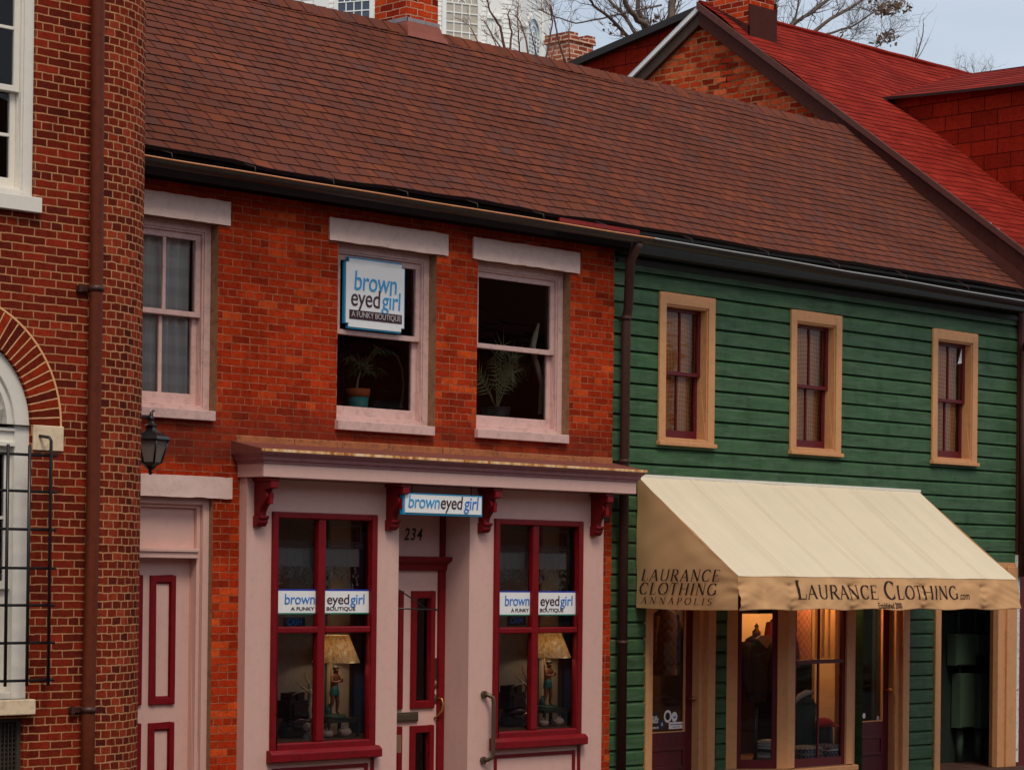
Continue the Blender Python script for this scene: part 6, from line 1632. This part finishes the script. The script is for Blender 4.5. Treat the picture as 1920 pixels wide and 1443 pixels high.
MB().tube([at(1490, 1316, .05), at(1500, 1304, .05), at(1512, 1298, .05), at(1524, 1297, .05)], [.02, .035, .035, .02], 8).build('grey_shawl', plain('grey_shawl', (.3, .31, .33), .9), dk)
# curtains of the bay
bc = thing('bay_curtain', 'orange lit striped curtain in the upper front bay pane', 'curtain', (X(1552, .2, 1200), .2, zmr))
MB().grid(lambda u, v: (X(1525, .2, 1200)+u*(X(1577, .2, 1200)-X(1525, .2, 1200)), .22+.03*math.sin(u*30), zmr+v*(2.35-zmr)), 60, 2).build('drop', cloth('amber_cloth', (.62, .38, .16), .5), bc)
# stickers on the shop door glass
ys_ = YDD+.021
def disc(mb, px, py, r, r_in=0., y=ys_):
    p = at(px, py, y); n = 20
    for i in range(n):
        t0, t1 = 2*math.pi*i/n, 2*math.pi*(i+1)/n
        if r_in: mb.face([(p[0]+rr*math.cos(t), y, p[2]+rr*1.1*math.sin(t)) for rr, t in ((r_in, t0), (r, t0), (r, t1), (r_in, t1))])
        else: mb.face([(p[0], y, p[2]), (p[0]+r*math.cos(t0), y, p[2]+r*1.1*math.sin(t0)), (p[0]+r*math.cos(t1), y, p[2]+r*1.1*math.sin(t1))])
def sticker(lab, loc): 
    p = at(*loc, ys_); return thing('sticker', lab, 'sticker', (float(p[0]), ys_, float(p[2])), 'stickers on the shop door')
s1 = sticker('black sticker with white script writing at the left of the maroon door glass', (1226, 1352))
p0, p1 = at(1219, 1368, ys_), at(1236, 1334, ys_)
MB().box(p0[0], p1[0], ys_+.001, ys_+.003, p0[2], p1[2]).build('film', plain('black_film', (.01, .01, .015), .4), s1)
word_row(s1, ['Bills'], float(p0[0])+.0, float(p1[0])-.01, ys_-.001, float(at(1226, 1355, ys_)[2]), .11, [m_signwhite], .35)
word_row(s1, ['KHAKIS'], float(p0[0])+.005, float(p1[0])-.01, ys_-.001, float(at(1226, 1366, ys_)[2]), .035, [m_signwhite])
s2 = sticker('white oval ring sticker with black middle on the maroon door glass', (1252, 1342)); m = MB(); disc(m, 1252, 1342, .062, .038); m.build('ring', m_signwhite, s2)
m = MB(); disc(m, 1252, 1343, .026); m.build('emblem', m_black, s2)
s3 = sticker('round white sticker with a blue mountain mark on the maroon door glass', (1264, 1343)); m = MB(); disc(m, 1264.5, 1343, .048); m.build('disc', m_signwhite, s3)
p = at(1264.5, 1343, ys_); MB().face([(p[0]-.03, ys_-.002, p[2]-.012), (p[0]+.03, ys_-.002, p[2]-.012), (p[0]+.01, ys_-.002, p[2]+.016), (p[0], ys_-.002, p[2]), (p[0]-.012, ys_-.002, p[2]+.012)]).build('emblem', m_ltblue2, s3)
s4 = sticker('dark teal round sticker with pale diamond low on the maroon door glass', (1241, 1357)); m = MB(); disc(m, 1241, 1357, .05); m.build('disc', plain('teal_dark', (.01, .04, .07), .5), s4)
p = at(1241, 1357, ys_); m = MB(); 
for r0_, r1_ in ((.012, .022),):
    for i in range(4):
        t0, t1 = i*math.pi/2, (i+1)*math.pi/2
        m.face([(p[0]+rr*.8*math.cos(t), ys_-.002, p[2]+rr*math.sin(t)) for rr, t in ((r0_, t0), (r1_, t0), (r1_, t1), (r0_, t1))])
m.build('emblem', m_signwhite, s4)
s5 = sticker('white rectangular notice sticker low on the maroon door glass', (1268, 1361)); p0, p1 = at(1254, 1366, ys_), at(1282, 1354, ys_)
MB().box(p0[0], p1[0], ys_, ys_+.002, p0[2], p1[2]).box(p0[0], p1[0], ys_-.001, ys_+.001, p1[2], p1[2]+.012).build('film', m_signwhite, s5)
MB().box(p0[0]+.02, p1[0]-.02, ys_-.002, ys_, p0[2]+.04, p0[2]+.052).box(p0[0]+.06, p1[0]-.06, ys_-.002, ys_, p0[2]+.016, p0[2]+.024).build('print', plain('print_grey', (.3, .3, .32), .6), s5)
s6 = sticker('small white round sticker on the glass of the far maroon door', (1620, 1341)); m = MB(); disc(m, 1620, 1341, .03); m.build('disc', m_signwhite, s6)
s7 = sticker('small dark framed round sticker at the corner of the far maroon door glass', (1646, 1346)); m = MB(); disc(m, 1646, 1346, .028); m.build('disc', plain('grey_disc', (.4, .4, .4), .6), s7)
# lamps of the shop (lit)
def lamp(x, y, z, e, lab):
    t = thing('pendant_lamp', lab, 'lamp', (x, y, z), 'lit lamps in the clothing shop')
    n = N('warm_bulb'); em = n.new('ShaderNodeEmission'); em.inputs['Color'].default_value = (1, .5, .18, 1); em.inputs['Strength'].default_value = 6.
    MB().lathe((x, y, z), [(0, -.05), (.04, -.03), (.05, 0), (.03, .045), (0, .06)], 14).build('bulb', n.done(em.outputs[0]), t)
    MB().lathe((x, y, z), [(.16, .0), (.06, .10), (.03, .12)], 16, cap=False).tube([(x, y, z+.1), (x, y, 2.94)], .006, 6).build('shade', m_iron, t)
    l = bpy.data.lights.new('bulb_light', 'POINT'); l.energy = e; l.color = (1, .52, .20); l.shadow_soft_size = .07
    lo_ = bpy.data.objects.new('bulb_light', l); COL.objects.link(lo_); lo_.parent = t; lo_.location = (0, -.0, -.12)
lamp(X(1500, 1.0, 1200), .85, 2.42, 14., 'lit pendant lamp deep inside the clothing shop behind the bay')
lamp(X(1556, .45, 1200), .42, 2.5, 46., 'lit pendant lamp above the folded shirts and red cap')
def shirt(px, Y, zt_, m_, lab):
    x = X(px, Y, 1230); t = thing('hanging_shirt', lab, 'shirt', (x, Y, zt_-.75), 'shirts hanging in the clothing shop')
    b_ = MB(); b_.lathe((x, Y, 0), [(.19, zt_-.72), (.18, zt_-.4), (.2, zt_-.12), (.15, zt_-.04), (.06, zt_), (.05, zt_+.03)], 18, sy=.42, cap=False)
    for sg in (-1, 1): b_.tube([(x+sg*.16, Y, zt_-.08), (x+sg*.24, Y-.02, zt_-.3), (x+sg*.25, Y-.04, zt_-.58)], [.06, .06, .045], 10)
    b_.build('cloth_body', m_, t)
    MB().tube([(x-.17, Y, zt_-.05), (x, Y, zt_+.03), (x+.17, Y, zt_-.05)], .008, 6).tube([(x, Y, zt_+.03), (x, Y, zt_+.09), (x+.02, Y, zt_+.11)], .004, 6).tube([(x-.3, Y, zt_+.11), (x+.3, Y, zt_+.11)], .01, 6).build('hanger', m_iron, t)
shirt(1462, .55, 1.86, plaidm('red_plaid', (.30, .03, .02), (.10, .02, .02), 26), 'red plaid shirt hanging behind the jacket mannequin')
shirt(1500, .75, 2.02, plaidm('rust_plaid', (.32, .12, .05), (.14, .05, .03), 22), 'rust plaid shirt hanging behind the left half of the front bay pane')
shirt(1246, .55, 1.95, plaidm('ochre_plaid', (.30, .10, .04), (.08, .03, .02), 20), 'dim ochre shirt hanging behind the glass of the door with stickers')
lamp(X(1446, -.02, 1200), .10, 2.36, 7., 'added pendant fill lamp above the jacket mannequin, hidden by the valance')
lamp(19.9, 1.6, 2.4, 1., 'dim lit pendant lamp behind the door with stickers')
wsf = thing('wall_frame', 'dark picture frame on the lit back wall seen through the bay', 'picture frame', (X(1440, 2.4, 1200), 2.55, 2.))
MB().ring(X(1425, 2.55, 1200), X(1466, 2.55, 1200), 1.75, 2.15, .06, .06, .06, .06, 2.55, 2.595).build('frame', m_iron, wsf)

# ------------------------------------------------------------------ houses across the street (behind the camera)
def far_house(x0, x1, h, mat, lab):
    t = thing('townhouse', lab, 'building', ((x0+x1)/2, -24, 0)); y = -21.
    o = []
    nx_ = max(2, int((x1-x0)/2.4)); w_ = (x1-x0)/nx_
    for zf_ in (.6, 3.8, 6.9):
        if zf_+2.2 > h: continue
        for i in range(nx_): o.append((x0+w_*(i+.5)-.5, x0+w_*(i+.5)+.5, zf_+.3, zf_+2.0))
    b = MB()
    for a, c, z0, z1 in rect_minus(x0, x1, 0, h, o): b.face([(c, y, z0), (a, y, z0), (a, y, z1), (c, y, z1)])
    b.box(x0, x1, -30, y-.3, 0, h).build('wall', mat, t)
    for a, c, z0, z1 in o:
        f = MB().ring(a, c, z0, z1, .08, .08, .08, .08, y-.1, y+.02).box(a, c, y-.08, y-.05, (z0+z1)/2-.03, (z0+z1)/2+.03).build('window', m_white, t)
        MB().face([(c, y-.09, z0), (a, y-.09, z0), (a, y-.09, z1), (c, y-.09, z1)]).build('pane', m_towerglass[0], f)
    MB().prism([(-30.3, h), (-25.5, h+3.), (y+.35, h)], x0, x1).box(x0, x1, y, y+.3, h-.25, h).build('roof', m_shingle, t)
far_house(-14, 2, 8.2, m_brick_left, 'long brick townhouse behind the camera across the street')
far_house(2, 13, 7.0, m_brick_mid, 'orange brick townhouse across the street opposite the shops')
far_house(13, 26, 8.6, paint('grey_stucco', (.12, .115, .105), .8), 'grey stucco townhouse across the street')
far_house(26, 44, 7.6, m_brick_gable, 'brick townhouse across the street at the far end')
